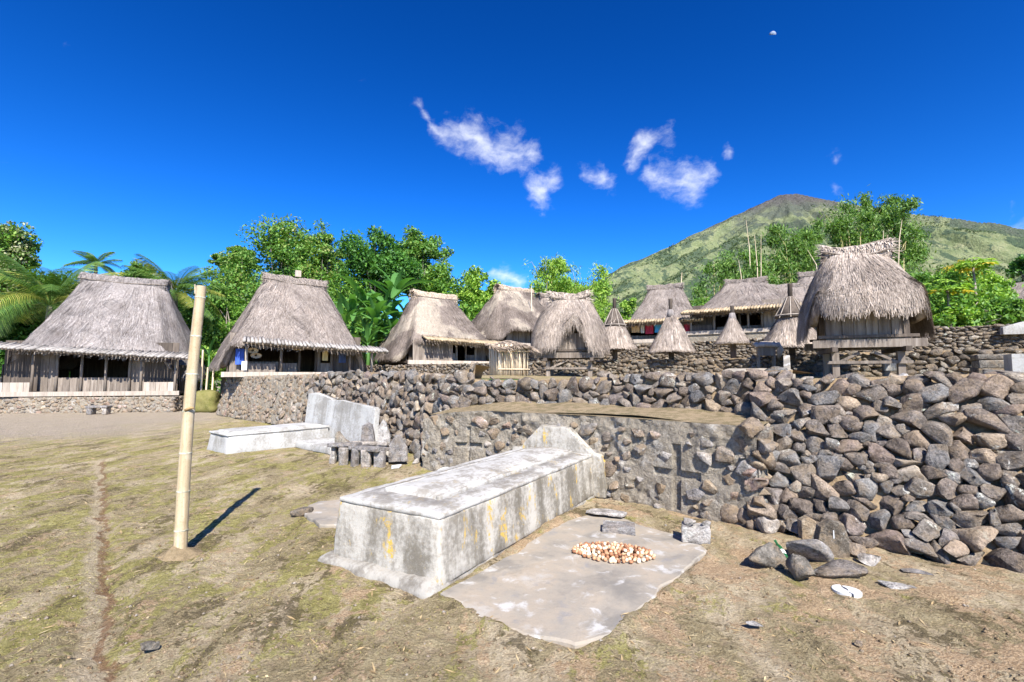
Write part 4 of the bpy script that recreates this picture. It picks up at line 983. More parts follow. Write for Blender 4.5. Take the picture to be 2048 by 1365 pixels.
# ---------------------------------------------------------------- cone-roofed altars on single posts
def altar(label, px, ybase, ytop, yskirt, w, d, z0, wrap, seed, conc=.0, n=5200):
    top = at(px, ytop, d).z - z0; sk = at(px, yskirt, d).z - z0; rad = w / FPX * d / 2
    root = thing('cone_altar', label, 'altar', (xat(px, d), d, z0), 0, 'cone-roofed altars on posts')
    ch = (top - sk) * .78 + sk
    fn = make_roof_fn(rad, rad, .035, ch, lambda th: np.full_like(th, sk), c1=conc, n=2.0, rb=.035, seed=seed)
    ro = roof_shell(fn, M_TH_GRAN, root, .10, 60, 14, 'cone_roof')
    strands(fn, n, .34, .016, M_TH_GRAN, ro, seed, math.hypot(ch - sk, rad), (.0, .04), fringe=900, flen=.02, messy=.02, tlo=-.02, droop=.2)
    obj('post', *tube([(0, 0, -.2), (0, 0, sk + .2)], [.085, .08], 10), M_WOOD_D, root, True)
    obj('post_tip', *tube([(0, 0, ch - .18), (.01, 0, top - .03), (.01, 0, top)], [.062, .058, .065], 10), M_WOOD_D, root, True)
    if wrap:
        w0 = ch - (ch - sk) * wrap
        rr = lambda z: rad * (ch - z) / (ch - sk) + .035
        obj('fibre_wrap', *tube([(0, 0, w0), (0, 0, (w0 + ch) / 2), (0, 0, ch + .02)], [rr(w0) + .05, rr((w0 + ch) / 2) + .035, .09], 14), M_WOOD_D, root, True)
        for k in range(9):
            t = k * 2 * math.pi / 9; q = rr(w0) + .058
            obj('splint', *tube([(math.cos(t) * q, math.sin(t) * q, w0 - .02), (math.cos(t) * .1, math.sin(t) * .1, ch)], .011, 5), M_WOOD_P, root)
        obj('binding', *tube([(math.cos(t) * (rr(w0 + .05) + .06), math.sin(t) * (rr(w0 + .05) + .06), w0 + .05) for t in np.linspace(0, 2 * math.pi, 20)], .016, 5), M_WOOD_P, root)
    else:
        obj('binding', *tube([(0, 0, ch - .22), (0, 0, ch - .1), (0, 0, ch + .02)], [.13, .10, .075], 12), M_TH_GREY, root, True)
    return root
altar('cone altar half hidden by the middle granary, dark wrapped neck', 1230, 722, 597, 696, 84, 15.9, Z2 - .02, .46, 51)
altar('tidy pale cone altar in front of the washing house', 1343, 720, 598, 702, 86, 15.0, Z2 - .02, 0, 52)
A3 = altar('smallest cone altar, ragged skirt over a round platform', 1467, 716, 612, 684, 66, 14.2, Z2 - .02, 0, 53, -.35)
obj('platform', *tube([(0, 0, .47), (0, 0, .50)], [.50, .50], 22), M_WOOD_P, A3)
altar('tall broad cone altar just left of the big granary, wrapped neck', 1585, 716, 568, 692, 112, 12.4, Z2 - .02, .42, 54, -.12, 7000)
altar('cone altar partly hidden behind the right side of the big granary', 1794, 712, 560, 678, 100, 12.6, Z2 - .02, .3, 55)
# ---------------------------------------------------------------- the big tomb
TC = gnd(882, 1192); TL = Vector((.50, .866, 0)).normalized(); TW = Vector((-.866, .50, 0))
tomb_len, tomb_w, tomb_h = 3.3, 1.12, .50
ctr = TC + TL * (tomb_len / 2 + .10) + TW * (tomb_w / 2 + .10)
tomb = thing('big_tomb', 'large weathered whitewashed tomb with sloping headboard in the foreground', 'tomb', (ctr.x, ctr.y, 0), math.atan2(TL.y, TL.x))
# local x runs to the headboard, local y to the left
V, Fc = rbox(tomb_len + .10, tomb_w + .12, .13, .045, .07, .03, 3, .08, .012); V[:, 2] -= .078; V[:, 0] -= .06; V[:, 1] += .05
obj('plinth', V, Fc, M_PLINTH, tomb, True)
V, Fc = rbox(tomb_len, tomb_w, tomb_h - .0, .022, .06, .012, 4, .07, .004)
obj('body', V, Fc, M_TOMB, tomb, True)
V, Fc = rbox(tomb_len + .004, tomb_w + .004, .05, .018, .06, .007, 5, 0, .004); V[:, 2] += tomb_h - .012
obj('lid', V, Fc, M_TOMBTOP, tomb, True)
def frustum(x0, x1, y0, y1, z0, z1, ins, nseg=40, seed=0, ridge=0.0):
    xs = np.concatenate([[x0, x0 + ins * .5, x0 + ins], np.linspace(x0 + ins, x1 - ins, nseg)[1:], [x1 - ins * .5, x1]]); ys = np.concatenate([[y0, y0 + ins * .5, y0 + ins], np.linspace(y0 + ins, y1 - ins, 18)[1:], [y1 - ins * .5, y1]])
    X, Y = np.meshgrid(xs, ys, indexing='ij'); e = np.minimum(np.minimum(X - x0, x1 - X), np.minimum(Y - y0, y1 - Y)); k = np.clip(e / ins, 0, 1)
    Z = z0 + (z1 - z0) * k + ridge * (1 - ((Y - (y0 + y1) / 2) / ((y1 - y0) / 2)) ** 2) * k
    P = np.stack([X, Y, Z], -1); P[..., 2] += (fbm(P + seed, 6, 3) - .5) * .018
    return P.reshape(-1, 3), grid_faces(len(xs), len(ys))
hx, hy = tomb_len / 2, tomb_w / 2
obj('raised_border', *frustum(-hx + .10, hx - .12, -hy + .10, hy - .10, tomb_h + .028, tomb_h + .050, .03, seed=2), M_TOMBGREY, tomb, True)
obj('raised_panel', *frustum(-hx + .30, hx - .10, -hy + .25, hy - .25, tomb_h + .045, tomb_h + .072, .05, seed=6, ridge=.03), M_TOMBTOP, tomb, True)
for (y0, y1) in ((-hy + .245, -hy + .285), (hy - .285, hy - .245)):
    V, Fc = rbox(tomb_len - .45, .045, .05, .012, .08, .006, 9); V[:, 2] += tomb_h + .030; V[:, 1] += (y0 + y1) / 2; V[:, 0] += .08
    obj('moulding', V, Fc, M_TOMBTOP, tomb, True)
# headboard: outline extruded and roughened
def extrude_outline(pts, thick, sub=.05, amp=.008, seed=0):
    bm = bmesh.new()
    vs = [bm.verts.new((0, y, z)) for y, z in pts]; f = bm.faces.new(vs)
    r = bmesh.ops.extrude_face_region(bm, geom=[f]); bmesh.ops.translate(bm, vec=(thick, 0, 0), verts=[g for g in r['geom'] if isinstance(g, bmesh.types.BMVert)])
    bmesh.ops.bevel(bm, geom=list(bm.edges), offset=.014, segments=2, affect='EDGES', profile=.6)
    bmesh.ops.triangulate(bm, faces=[q for q in bm.faces if len(q.verts) > 4])
    for it in range(2):
        bmesh.ops.subdivide_edges(bm, edges=[e for e in bm.edges if e.calc_length() > sub * 2], cuts=1, use_grid_fill=True)
    bmesh.ops.recalc_face_normals(bm, faces=list(bm.faces)); bm.normal_update()
    V = np.array([v.co[:] for v in bm.verts]); N = np.array([v.normal[:] for v in bm.verts]); Fl = [tuple(v.index for v in q.verts) for q in bm.faces]; bm.free()
    V = V + N * ((fbm(V + seed, 7, 3) - .5) * 2 * amp)[:, None]
    return V.tolist(), Fl
hb = [(-.74, 0), (-.70, .44), (-.67, .53), (-.56, .56), (-.48, .63), (-.20, .89), (.20, .90), (.48, .64), (.52, .58), (.66, .57), (.69, .50), (.70, 0)]
V, Fc = extrude_outline(hb, .17, .06, .01, 3)
V = [(x + hx - .06, y, z - .02) for x, y, z in V]
obj('headboard', V, Fc, M_TOMB, tomb, False)

# apron slab beside the tomb
ap = APRON
def slab_mesh(poly, z, depth, step=.05, seed=0, amp=.008, edge=.02, tilt=0.0):
    P = [(p.x, p.y) for p in poly]; n = len(P); out = []
    for i in range(n):
        a, b = P[i], P[(i + 1) % n]; L = math.dist(a, b); k = max(1, int(L / step))
        for j in range(k): t = j / k; out.append((a[0] + (b[0] - a[0]) * t, a[1] + (b[1] - a[1]) * t))
    O = np.array(out); c = O.mean(0); P3 = np.concatenate([O, np.zeros((len(O), 1))], 1)
    O = O + (O - c) / np.linalg.norm(O - c, axis=1, keepdims=True) * ((fbm(P3 + seed, 6, 3) - .5) * 2 * edge)[:, None] + (O - c) / np.linalg.norm(O - c, axis=1, keepdims=True) * ((fbm(P3 + seed + 5, 1.7, 2) - .5) * 4 * edge)[:, None]
    rings = [1.0, 1.0, .985, .9, .75, .55, .3, .05]; zs = [-depth, z - .012, z, z, z, z, z, z]
    V = []
    for s, zz in zip(rings, zs):
        q = c + (O - c) * s; q3 = np.concatenate([q, np.full((len(q), 1), zz)], 1)
        if zz > -depth: q3[:, 2] += (fbm(q3 + seed, 3, 3) - .5) * 2 * amp
        if zz > -depth: q3[:, 2] -= tilt * ((q3[:, 0] - c[0]) * .8 + (q3[:, 1] - c[1]) * .6)
        V.append(q3)
    V = np.stack(V, 1); f = grid_faces(len(O), len(rings), True)
    V = V.reshape(-1, 3).tolist(); F2 = [tuple(x) for x in f]; F2.append(tuple(i * len(rings) + len(rings) - 1 for i in range(len(O))))
    return V, F2
o = obj('concrete_apron', *slab_mesh(ap, .006, .15, .025, 1, .014, .03, .006), M_APRON, smooth=False)
tag(o, 'worn pale concrete apron on the ground beside the big tomb', 'slab')
o = obj('concrete_strip', *slab_mesh([gnd(640, 1052), gnd(690, 1052), gnd(700, 1000), gnd(640, 1005), gnd(610, 1020)], .022, .05, .05, 5, .006, .05), M_APRON)
tag(o, 'small pale concrete patch on the lawn left of the big tomb', 'slab')

# ---------------------------------------------------------------- white tomb by the wall, with two headstones
c1 = gnd(453, 908); c2 = c1 + Vector((.64, .77, 0)); 
Ld = Vector((.42, .9, 0)).normalized()
Lx = (c2 - c1); wl_len = 2.25; dirL = Vector((Lx.x, Lx.y, 0)).normalized(); dirW = Vector((-dirL.y, dirL.x, 0))
wt_c = c1 + dirL * (wl_len / 2) + dirW * .52
t2 = thing('white_tomb', 'low whitewashed tomb lying before the white headstones on the left', 'tomb', (wt_c.x, wt_c.y, 0), math.atan2(dirL.y, dirL.x))
V, Fc = rbox(wl_len - .05, 1.0, .40, .03, .09, .02, 7, .10, .006); V[:, 2] -= .05
obj('body', V, Fc, M_WHITE, t2, True)
V, Fc = rbox(wl_len, 1.04, .05, .02, .09, .008, 8); V[:, 2] += .335
obj('lid', V, Fc, M_WHITE, t2, True)
obj('raised_panel', *frustum(-wl_len / 2 + .12, wl_len / 2 - .1, -.42, .42, .38, .42, .04, seed=3), M_WHITE, t2, True)
def headstone(label, pa, pb, h0, h1, th, seed, cat='headstone', lean=.10):
    d = (pb - pa); L = d.length; d.normalize()
    o = thing('white_headstone', label, cat, (pa.x, pa.y, 0), math.atan2(d.y, d.x), 'white headstones against the wall')
    V, Fc = extrude_outline([(0, -.1), (0, h0), (L * .3, h0 + .02), (L * .97, h1), (L, h1 - .04), (L * 1.02, -.1)], th, .1, .012, seed)
    obj('slab', [(y, x + z * lean, z) for x, y, z in V], [f[::-1] for f in Fc], M_WHITE, o)
    return o
A_ = at(606, 868, 12.6); B_ = at(655, 880, 12.0); A_.z = B_.z = 0
C_ = at(645, 880, 11.9); D_ = at(742, 900, 10.55); C_.z = D_.z = 0
headstone('narrow taller white headstone at the head of the white tomb', A_, B_, 1.12, 1.0, .13, 2)
headstone('wide white headstone leaning on the dry stone wall', C_, D_, .98, .88, .13, 4)
V, Fc = rbox(1.5, .8, .16, .03, .1, .02, 12, .05, .006)
o = obj('white_step', V, Fc, M_WHITE, smooth=True); o.location = (-4.0, 10.75, -.03); o.rotation_euler = (0, 0, math.atan2(D_.y - C_.y, D_.x - C_.x)); tag(o, 'low white slab at the foot of the wide white headstone', 'slab')

# ---------------------------------------------------------------- stone seat and standing stones left of the panel
def rock(name, label, cat, P, size, rot, mat, proto=0, sink=.1, group=None, kind='hi'):
    o = link(name, proto_mesh(kind, proto, mat)); o.location = (P[0], P[1], P[2] + size[2] * (.5 - sink)); o.rotation_euler = rot; o.scale = size
    return tag(o, label, cat, group)
def slab_stone(name, label, cat, P, outline, thick, rot, mat, seed, group=None, parent=None, amp=.012):
    V, Fc = extrude_outline(outline, thick, .06, amp, seed)
    o = obj(name, V, Fc, mat, parent); o.location = P; o.rotation_euler = rot
    return tag(o, label, cat, group) if label else o
seat = thing('megalith_bench', 'rough grey stone bench of flat slabs on short uprights, below the white headstone', 'bench', gnd(722, 928), R(-24))
rgs = np.random.default_rng(8)
for (x, y, w, d, z, t, rz) in ((-.42, .12, .62, .42, .27, .07, .1), (.18, .0, .72, .34, .25, .07, -.12), (.0, .34, .8, .36, .29, .06, .05)):
    V, Fc = rbox(w, d, t, .012, .06, .018, int(x * 10) + 20, 0, .006); o = obj('seat_slab', V, Fc, M_STONE_G, seat, False); o.location = (x, y, z); o.rotation_euler = (rgs.normal() * .05, rgs.normal() * .05, rz)
for (x, y, w) in ((-.66, -.02, .1), (-.36, -.06, .14), (-.06, -.1, .12), (.22, -.12, .16), (.5, -.1, .2), (-.6, .34, .12), (.3, .4, .2), (-.1, .42, .2)):
    V, Fc = rbox(w, .1, .36, .012, .06, .015, int(x * 50) + 60, 0, .006); o = obj('upright', V, Fc, M_STONE_G, seat, False); o.location = (x, y, -.08); o.rotation_euler = (rgs.normal() * .06, rgs.normal() * .1, rgs.normal() * .3)
ms = [('standing_stone', 'broad slanted standing stone at the left behind the stone seat', (692, 905), 9.4, [(-.17, 0), (-.19, .18), (.05, .34), (.16, .46), (.2, .4), (.2, 0)], .12, 0, M_STONE_D),
      ('standing_stone', 'tall pinkish standing stone behind the stone seat', (737, 912), 9.1, [(-.16, 0), (-.13, .4), (-.08, .62), (.0, .66), (.1, .60), (.14, 0)], .11, 1, M_STONE_G),
      ('standing_stone', 'tallest pale pointed standing stone behind the stone seat', (770, 915), 8.95, [(-.13, 0), (-.12, .4), (-.04, .66), (.02, .72), (.1, .6), (.13, 0)], .12, 2, M_SLAB),
      ('standing_stone', 'bluish pointed standing stone right of the tallest one', (800, 922), 8.75, [(-.16, 0), (-.16, .26), (-.02, .46), (.05, .46), (.16, .3), (.17, 0)], .16, 3, M_STONE_G)]
for i, (nm, lab, (px, py), d, ol, th, sd_, mt) in enumerate(ms):
    P = Vector((xat(px, d), d, .05)); slab_stone(nm, lab, 'stone', P, ol, th, (0, 0, R(80) + .15 * i), mt, 30 + i, 'standing stones by the wall')
    COL.objects[-1].scale = (1, 1.0, 1.0)
rock('rounded_stone', 'reddish rounded stone at the wall foot right of the stone seat', 'stone', gnd(842, 925), (.30, .26, .26), (0, .1, .4), M_STONE, 3)
rock('rounded_stone', 'cream rounded stone beside the reddish one at the wall foot', 'stone', gnd(832, 928), (.13, .12, .12), (0, 0, 1), M_SLAB, 5)
rock('white_stone', 'small white flat stone on the grass right of the stone seat', 'stone', gnd(793, 938), (.20, .13, .07), (0, 0, .5), M_CHALK, 7)
rock('white_stone', 'white painted dome stone half hidden behind the big tomb', 'stone', gnd(886, 953), (.28, .26, .16), (0, 0, .3), M_CHALK, 9)

# ---------------------------------------------------------------- slabs, mortar stone, nuts on the apron
slab_stone('flat_slab', 'pale thin flat slab lying at the back of the apron', 'slab', gnd(1213, 1032) + Vector((0, 0, .02)), [(-.22, -.10), (-.20, .07), (-.02, .09), (.1, .13), (.22, .10), (.18, -.04), (.02, -.12)], .035, (0, R(-90) + .05, R(62)), M_SLAB, 3, 'loose slabs by the apron')
V, Fc = rbox(.33, .22, .07, .008, .06, .014, 31, 0, .003); o = obj('flat_slab', V, Fc, M_STONE_G); o.location = gnd(1237, 1062) + Vector((0, 0, .0)); o.rotation_euler = (.06, 0, R(-14)); tag(o, 'thick grey-pink slab in front of the thin pale slab', 'slab', 'loose slabs by the apron')
mo = thing('hollowed_stone', 'grey block stone with a hollow and two small stones, right of the apron', 'stone', gnd(1392, 1082), R(-20))
V, Fc = rbox(.26, .22, .15, .015, .03, .01, 33, .0, .004)
top = V[:, 2] > .1; V[top, 2] -= .05 * np.exp(-((V[top, 0] / .07) ** 2 + (V[top, 1] / .07) ** 2))
obj('block', V, Fc, M_SLAB, mo, False)
for (x, y, s) in ((-.07, .02, .11), (.10, .05, .07)):
    o = link('small_stone', proto_mesh('hi', 4, M_SLAB), mo, loc=(x, y, .16), rot=(0, 0, x * 9), scale=(s * 1.3, s, s * .7))
def mat_nut():
    m = NT('candlenut_shell'); r = m.rand(); n = m.noise(m.pos, 60, 4)
    c = m.ramp(r, [(0, (.20, .085, .04)), (.3, (.36, .17, .085)), (.5, (.52, .30, .17)), (.72, (.66, .48, .31)), (1, (.78, .64, .47))])
    return m.surf(m.mix(1.0, c, m.ramp(n, [(.35, (.65, .62, .6)), (.65, (1.15, 1.15, 1.15))]), 'MULTIPLY'), .65, m.bump(n, .4, .004), .4)
M_NUT = mat_nut(); nutm = []
for i in range(5):
    bm = bmesh.new(); bmesh.ops.create_icosphere(bm, subdivisions=2, radius=.5); V = np.array([v.co[:] for v in bm.verts]); Fc = np.array([[v.index for v in f.verts] for f in bm.faces]); bm.free()
    V[:, 2] *= .8; V = V * (1 + (fbm(V + i * 5, 3.0, 2) - .5) * .28)[:, None]; nutm.append(mesh_data('candlenut', V, Fc, M_NUT, True))
rgn = np.random.default_rng(12); NC = gnd(1226, 1110); placed = []; k = 0
while len(placed) < 190 and k < 20000:
    k += 1; a = rgn.uniform(0, 2 * math.pi); q = math.sqrt(rgn.random()); x = q * .345 * math.cos(a); y = q * .235 * math.sin(a); lay = 0
    y -= x * .16
    z = .014
    for (ax, ay, az) in placed:
        dd = math.hypot(ax - x, ay - y)
        if dd < .031: z = max(z, az + math.sqrt(max(0, .034 ** 2 - dd * dd)) * .85)
    if z > .014 + .045 * (1.05 - q): continue
    placed.append((x, y, z))
for (x, y, z) in placed:
    s = rgn.uniform(.033, .042); o = link('candlenut', nutm[int(rgn.integers(5))], loc=(NC.x + x, NC.y + y, z + .012), rot=(rgn.uniform(0, 6), rgn.uniform(0, 6), rgn.uniform(0, 6)), scale=(s, s, s))
    tag(o, 'brown and cream candlenut in the drying heap on the apron', 'nut', 'candlenuts drying in a heap')
o = link('candlenut', nutm[0], loc=gnd(1148, 1103, .03), scale=(.034, .034, .034)); tag(o, 'single dark candlenut rolled off the left end of the heap', 'nut', 'candlenuts drying in a heap')

# ---------------------------------------------------------------- rocks, bottle and broken white disc at the foot of the boulder wall
RK = [('brown rounded stone left of the green bottle', (1528, 1118), (.33, .24, .22), (.1, .1, .3), M_STONE_D, 2), ('blue-grey domed boulder behind the green bottle', (1618, 1110), (.40, .30, .24), (0, .1, .2), M_STONE_G, 8),
      ('pointed grey-brown stone right of the green bottle', (1600, 1145), (.24, .22, .2), (.4, .3, 1.0), M_STONE_D, 12), ('wide flat dark stone in front of the chalk-marked stone', (1672, 1145), (.40, .26, .13), (0, 0, .2), M_STONE, 14),
      ('dark blue-grey boulder at the right foot of the cross panel', (1535, 1052), (.20, .2, .19), (.2, .4, .3), M_STONE_G, 1), ('low tan stone beside the blue-grey boulder at the panel foot', (1572, 1040), (.26, .2, .13), (0, 0, .2), M_STONE_M, 6),
      ('pinkish stone right of the chalk-marked stone', (1715, 1100), (.16, .14, .11), (0, .3, .6), M_STONE_M, 10), ('pale wedge stone in front of the pinkish one', (1740, 1115), (.18, .15, .09), (.2, 0, -.5), M_SLAB, 11),
      ('flat bluish stone set in the soil near the wall foot', (1830, 1135), (.2, .14, .03), (0, 0, -.2), M_STONE_G, 13), ('flat pale grey stone set in the soil behind the white disc', (1795, 1163), (.22, .13, .03), (0, 0, -.1), M_SLAB, 15),
      ('small tan clod lying on bare soil in the right foreground', (1718, 1279), (.06, .045, .04), (0, 0, .5), M_STONE_M, 16), ('flat grey pebble sunk in the soil in the foreground', (1508, 1240), (.10, .06, .015), (0, 0, 0), M_SLAB, 17),
      ('grey stone buried in the lawn behind the bamboo pole shadow', (605, 1020), (.26, .16, .12), (.1, .2, .4), M_STONE_D, 18), ('small dark stone at the near end of the worn line', (300, 1290), (.10, .08, .06), (0, 0, .4), M_STONE_D, 19)]
for lab, (px, py), sz, ro, mt, pr in RK:
    rock('loose_stone', lab, 'stone', gnd(px, py + 8), sz, ro, mt, pr, .2 if sz[2] > .05 else .55, 'loose stones on the ground')
slab_stone('upright_stone', 'upright brown stone with a white chalk line, beside the loose rocks', 'stone', gnd(1680, 1112) + Vector((-.05, .0, -.04)), [(-.13, 0), (-.13, .2), (-.09, .32), (.02, .34), (.1, .28), (.14, .1), (.14, 0)], .10, (0, 0, R(78)), M_STONE_D, 51)
cm = COL.objects[-1]; obj('chalk_line', *box(-.004, .001, -.006, .002, .19, .26), M_CHALK, cm); cm.children[0]['label'] = 'thin white chalk line'
slab_stone('upright_stone', 'small yellowish upright stone behind the domed boulder', 'stone', gnd(1622, 1080) + Vector((0, .02, -.03)), [(-.07, 0), (-.07, .2), (0, .24), (.07, .2), (.07, 0)], .09, (0, 0, R(84)), M_STONE_M, 52)
slab_stone('upright_stone', 'dark leaning stone between the yellowish and the chalk-marked stones', 'stone', gnd(1650, 1085) + Vector((.03, .05, -.03)), [(-.12, 0), (-.1, .18), (.0, .22), (.12, .08), (.12, 0)], .09, (0, .1, R(70)), M_STONE_D, 53)
# green bottle
mg = NT('green_glass'); M_GLASS = mg.surf((.03, .20, .06), .08, None, .6, **{'Transmission Weight': .55, 'IOR': 1.5})
bp = gnd(1567, 1122)
bt = thing('green_bottle', 'green glass bottle lying tilted among the loose rocks', 'bottle', (bp.x, bp.y - .03, .035), 0); bt.scale = (.8, .8, .8)
prof = [(0, .0), (.031, .0), (.033, .01), (.033, .13), (.026, .165), (.013, .195), (.012, .24), (.015, .245), (.015, .255)]
V, Fc = [], []
for (r_, z) in prof:
    for k in range(16): t = 2 * math.pi * k / 16; V.append((r_ * math.cos(t), r_ * math.sin(t), z))
for i in range(len(prof) - 1):
    for k in range(16): Fc.append((i * 16 + k, i * 16 + (k + 1) % 16, (i + 1) * 16 + (k + 1) % 16, (i + 1) * 16 + k))
o = obj('glass_body', V, Fc, M_GLASS, bt, True); o.rotation_euler = (-1.15, .2, 0)
V2, F2 = tube([(0, 0, .035), (0, 0, .095)], .0336, 16, False)
o = obj('paper_label', V2, F2, cloth('bottle_label', (.75, .78, .72)), bt, True); o.rotation_euler = (-1.15, .2, 0)
# broken white disc
wd_ = thing('white_disc', 'broken white painted disc lying flat on the soil, right foreground', 'disc', gnd(1693, 1184), R(-8))
wd_.scale = (.66, .66, .8)
rgd = np.random.default_rng(4)
def disc_piece(sgn, off):
    pts = []
    arc = np.linspace(-math.pi / 2, math.pi / 2, 16)
    for t in arc: pts.append((sgn * math.cos(t) * .135 + off[0], math.sin(t) * .125 + off[1]))
    for y in np.linspace(.10, -.10, 6): pts.append((off[0] + sgn * (.004 + .012 * math.sin(y * 38)), off[1] + y))
    n = len(pts); V = [(x, y, -.01) for x, y in pts] + [(x, y, .016) for x, y in pts] + [(x * .97, y * .97, .020) for x, y in pts]
    F_ = [tuple(range(2 * n, 3 * n))]
    for lv in range(2):
        for i in range(n): F_.append((lv * n + i, lv * n + (i + 1) % n, (lv + 1) * n + (i + 1) % n, (lv + 1) * n + i))
    return V, F_
for s, of in ((-1, (-.005, .012)), (1, (.008, -.012))): obj('disc_piece', *disc_piece(s, of), M_CHALK, wd_)

# ---------------------------------------------------------------- the bamboo pole
pb = gnd(360, 1108); ptop = at(403, 573, pb.y + .06)
pole = thing('bamboo_pole', 'thick straw-coloured bamboo pole standing in the lawn', 'pole', (pb.x, pb.y, 0))
dv = ptop - pb; NODES = [.0, .085, .225, .365, .52, .66, .805, .955]
def pr(f): return .054 + (.042 - .054) * f
def bend(f): return dv * f + Vector((-.025 * math.sin(math.pi * f), 0, 0))
fs = np.unique(np.concatenate([np.linspace(-.04, 1, 60)] + [np.array([q - .012, q - .004, q, q + .004, q + .012]) for q in NODES[1:]]))
fs = fs[fs <= 1.0]
rad = [pr(f) * (1 + .035 * sum(math.exp(-((f - q) / .006) ** 2) for q in NODES[1:]) - .012 * sum(math.exp(-((f - q - .014) / .006) ** 2) for q in NODES[1:])) for f in fs]
V, Fc = tube([bend(f) for f in fs], rad, 28, False)
obj('culm', V, Fc, M_CULM, pole, True)
V, Fc = tube([bend(1.0), bend(.93)], [pr(1) * .99, pr(1) * .80], 28, False)
nV = len(V); V = list(V); V2, F2 = tube([bend(1.0), bend(.93)], [pr(1) * .80] * 2, 28, False)
obj('hollow_top', V2, [f[::-1] for f in F2] + [tuple(range(28, 56))], M_HOLLOW, pole, True)
n_ = 28; ring = [v for v in tube([bend(1.0), bend(1.001)], [pr(1), pr(1) * .80], 28, False)[0]]
obj('cut_rim', ring, [(k, (k + 1) % 28, 28 + (k + 1) % 28, 28 + k) for k in range(28)], M_HOLLOW, pole)
for q in NODES[1:]:
    obj('node_ring', *tube([bend(q - .0035), bend(q - .0012), bend(q + .0012), bend(q + .0035)], [pr(q) * 1.005, pr(q) * 1.085, pr(q) * 1.085, pr(q) * 1.005], 28, False), M_NODE, pole, True)
b0 = bend(.52); obj('branch_scar', *tube([b0 + Vector((.0, -pr(.5) * .9, .01)), b0 + Vector((.05, -pr(.5) * 1.1, .035)), b0 + Vector((.075, -pr(.5) * .8, .03))], [.016, .013, .006], 7), M_HOLLOW, pole, True)
sliver = bend(.97) + Vector((-pr(1) * .95, -.01, 0)); obj('split_sliver', *tube([sliver, sliver + Vector((-.012, 0, .09))], [.012, .004], 5), M_CULM, pole)

# ---------------------------------------------------------------- things on the terraces
cp = thing('bamboo_coop', 'small coop of pale bamboo slats under a straw lid, left of the middle granary', 'coop', (xat(1017, 13.2), 13.2, Z1 + .02), R(24))
rgc = np.random.default_rng(3)
sl = mesh_data('slat', *tube([(0, 0, 0), (0, 0, .40), (0, 0, .80)], [.021, .021, .019], 6), M_STICK, True)
for side in range(4):
    n_s = 17 if side % 2 == 0 else 12; Ls = .86 if side % 2 == 0 else .62
    for i in range(n_s):
        u = (i + .5) / n_s * Ls - Ls / 2
        x, y = ((u, -.31), (.43, u), (-u, .31), (-.43, -u))[side]
        link('slat', sl, cp, loc=(x + rgc.normal() * .006, y + rgc.normal() * .006, 0), rot=(rgc.normal() * .02, rgc.normal() * .02, 0), scale=(1, 1, rgc.uniform(.93, 1.08)))
for zz in (.18, .66): 
    for (p, q) in (((-.45, -.35, zz), (.45, -.35, zz)), ((.47, -.33, zz), (.47, .33, zz))): obj('rail', *tube([p, q], .016, 6), M_STICK, cp)
n_t = 900; u = rgc.uniform(-.58, .58, n_t); s_ = rgc.uniform(0, 1, n_t); L_ = rgc.uniform(.2, .45, n_t)
def lid(u, s): return np.stack([u, -.45 + s * .95, .80 + .17 * s + .05 * np.sin(u * 6) - .06 * (u / .5) ** 2], -1)
p0 = lid(u, s_); p1 = lid(u + rgc.normal(size=n_t) * .06, s_ - L_); p1[:, 2] += rgc.uniform(-.10, .03, n_t); wv = np.array([.009, 0, 0])
lo = obj('straw_lid', np.stack([lid(np.linspace(-.52, .52, 14)[:, None] + 0 * np.linspace(0, 1, 8)[None], 0 * np.linspace(-.52, .52, 14)[:, None] + np.linspace(0, 1, 8)[None])], 0).reshape(-1, 3), grid_faces(14, 8), M_TH_GRAN, cp, True)
obj('loose_straw', np.stack([p0 - wv, p0 + wv, p1 + wv * .4, p1 - wv * .4], 1).reshape(-1, 3) + np.array([0, 0, .012]), np.arange(4 * n_t).reshape(-1, 4), M_TH_PALE, lo, kind='stuff')

# little spirit house on the terrace and the pale grave with a cross gable below it
sp = thing('spirit_box', 'tiny thatched box shrine on posts left of the tall altar', 'shrine', (xat(1532, 11.9), 11.9, Z2 - .06), R(-18))
for sx in (-1, 1):
    for sy in (-1, 1): obj('post', *beam((sx * .17, sy * .12, -.3), (sx * .17, sy * .12, .42), .035), M_WOOD, sp)
obj('box', *box(-.19, .19, -.14, .14, .08, .30), M_WOOD, sp)
V, Fc = rbox(.56, .44, .12, .05, .05, .02, 6); V[:, 2] += .33; V[:, 2] -= np.abs(V[:, 0]) * .1 + np.clip(-V[:, 1], 0, 1) * .25; obj('thatch_lid', V, Fc, M_TH_GRAN, sp, True)
obj('side_bundle', *tube([(.25, -.1, .4), (.3, -.1, .2), (.26, -.1, .02)], [.04, .08, .03], 9), M_TH_PALE, sp, True)
gr = thing('pale_grave', 'pale rendered grave with rounded lid and pointed gable on the terrace edge', 'tomb', (xat(1512, 10.2), 10.2, Z1), R(-30))
V, Fc = rbox(1.35, .8, .30, .12, .08, .02, 22, .08, .006); V[:, 2] -= .12; obj('lid', V, Fc, M_APRON, gr, True)
V, Fc = extrude_outline([(-.45, -.1), (-.45, .05), (-.02, .45), (.06, .45), (.5, .05), (.5, -.1)], .12, .08, .01, 9); obj('gable', [(x + .5, y, z) for x, y, z in V], Fc, M_APRON, gr)
V, Fc = rbox(.26, .14, .22, .02, .06, .012, 2); o = obj('white_block', V, Fc, M_WHITE, smooth=True); o.location = (xat(1783, 9.6), 9.6, Z1 + .12); o.rotation_euler = (0, 0, R(-25)); tag(o, 'small white block on the terrace right of the big granary', 'block')
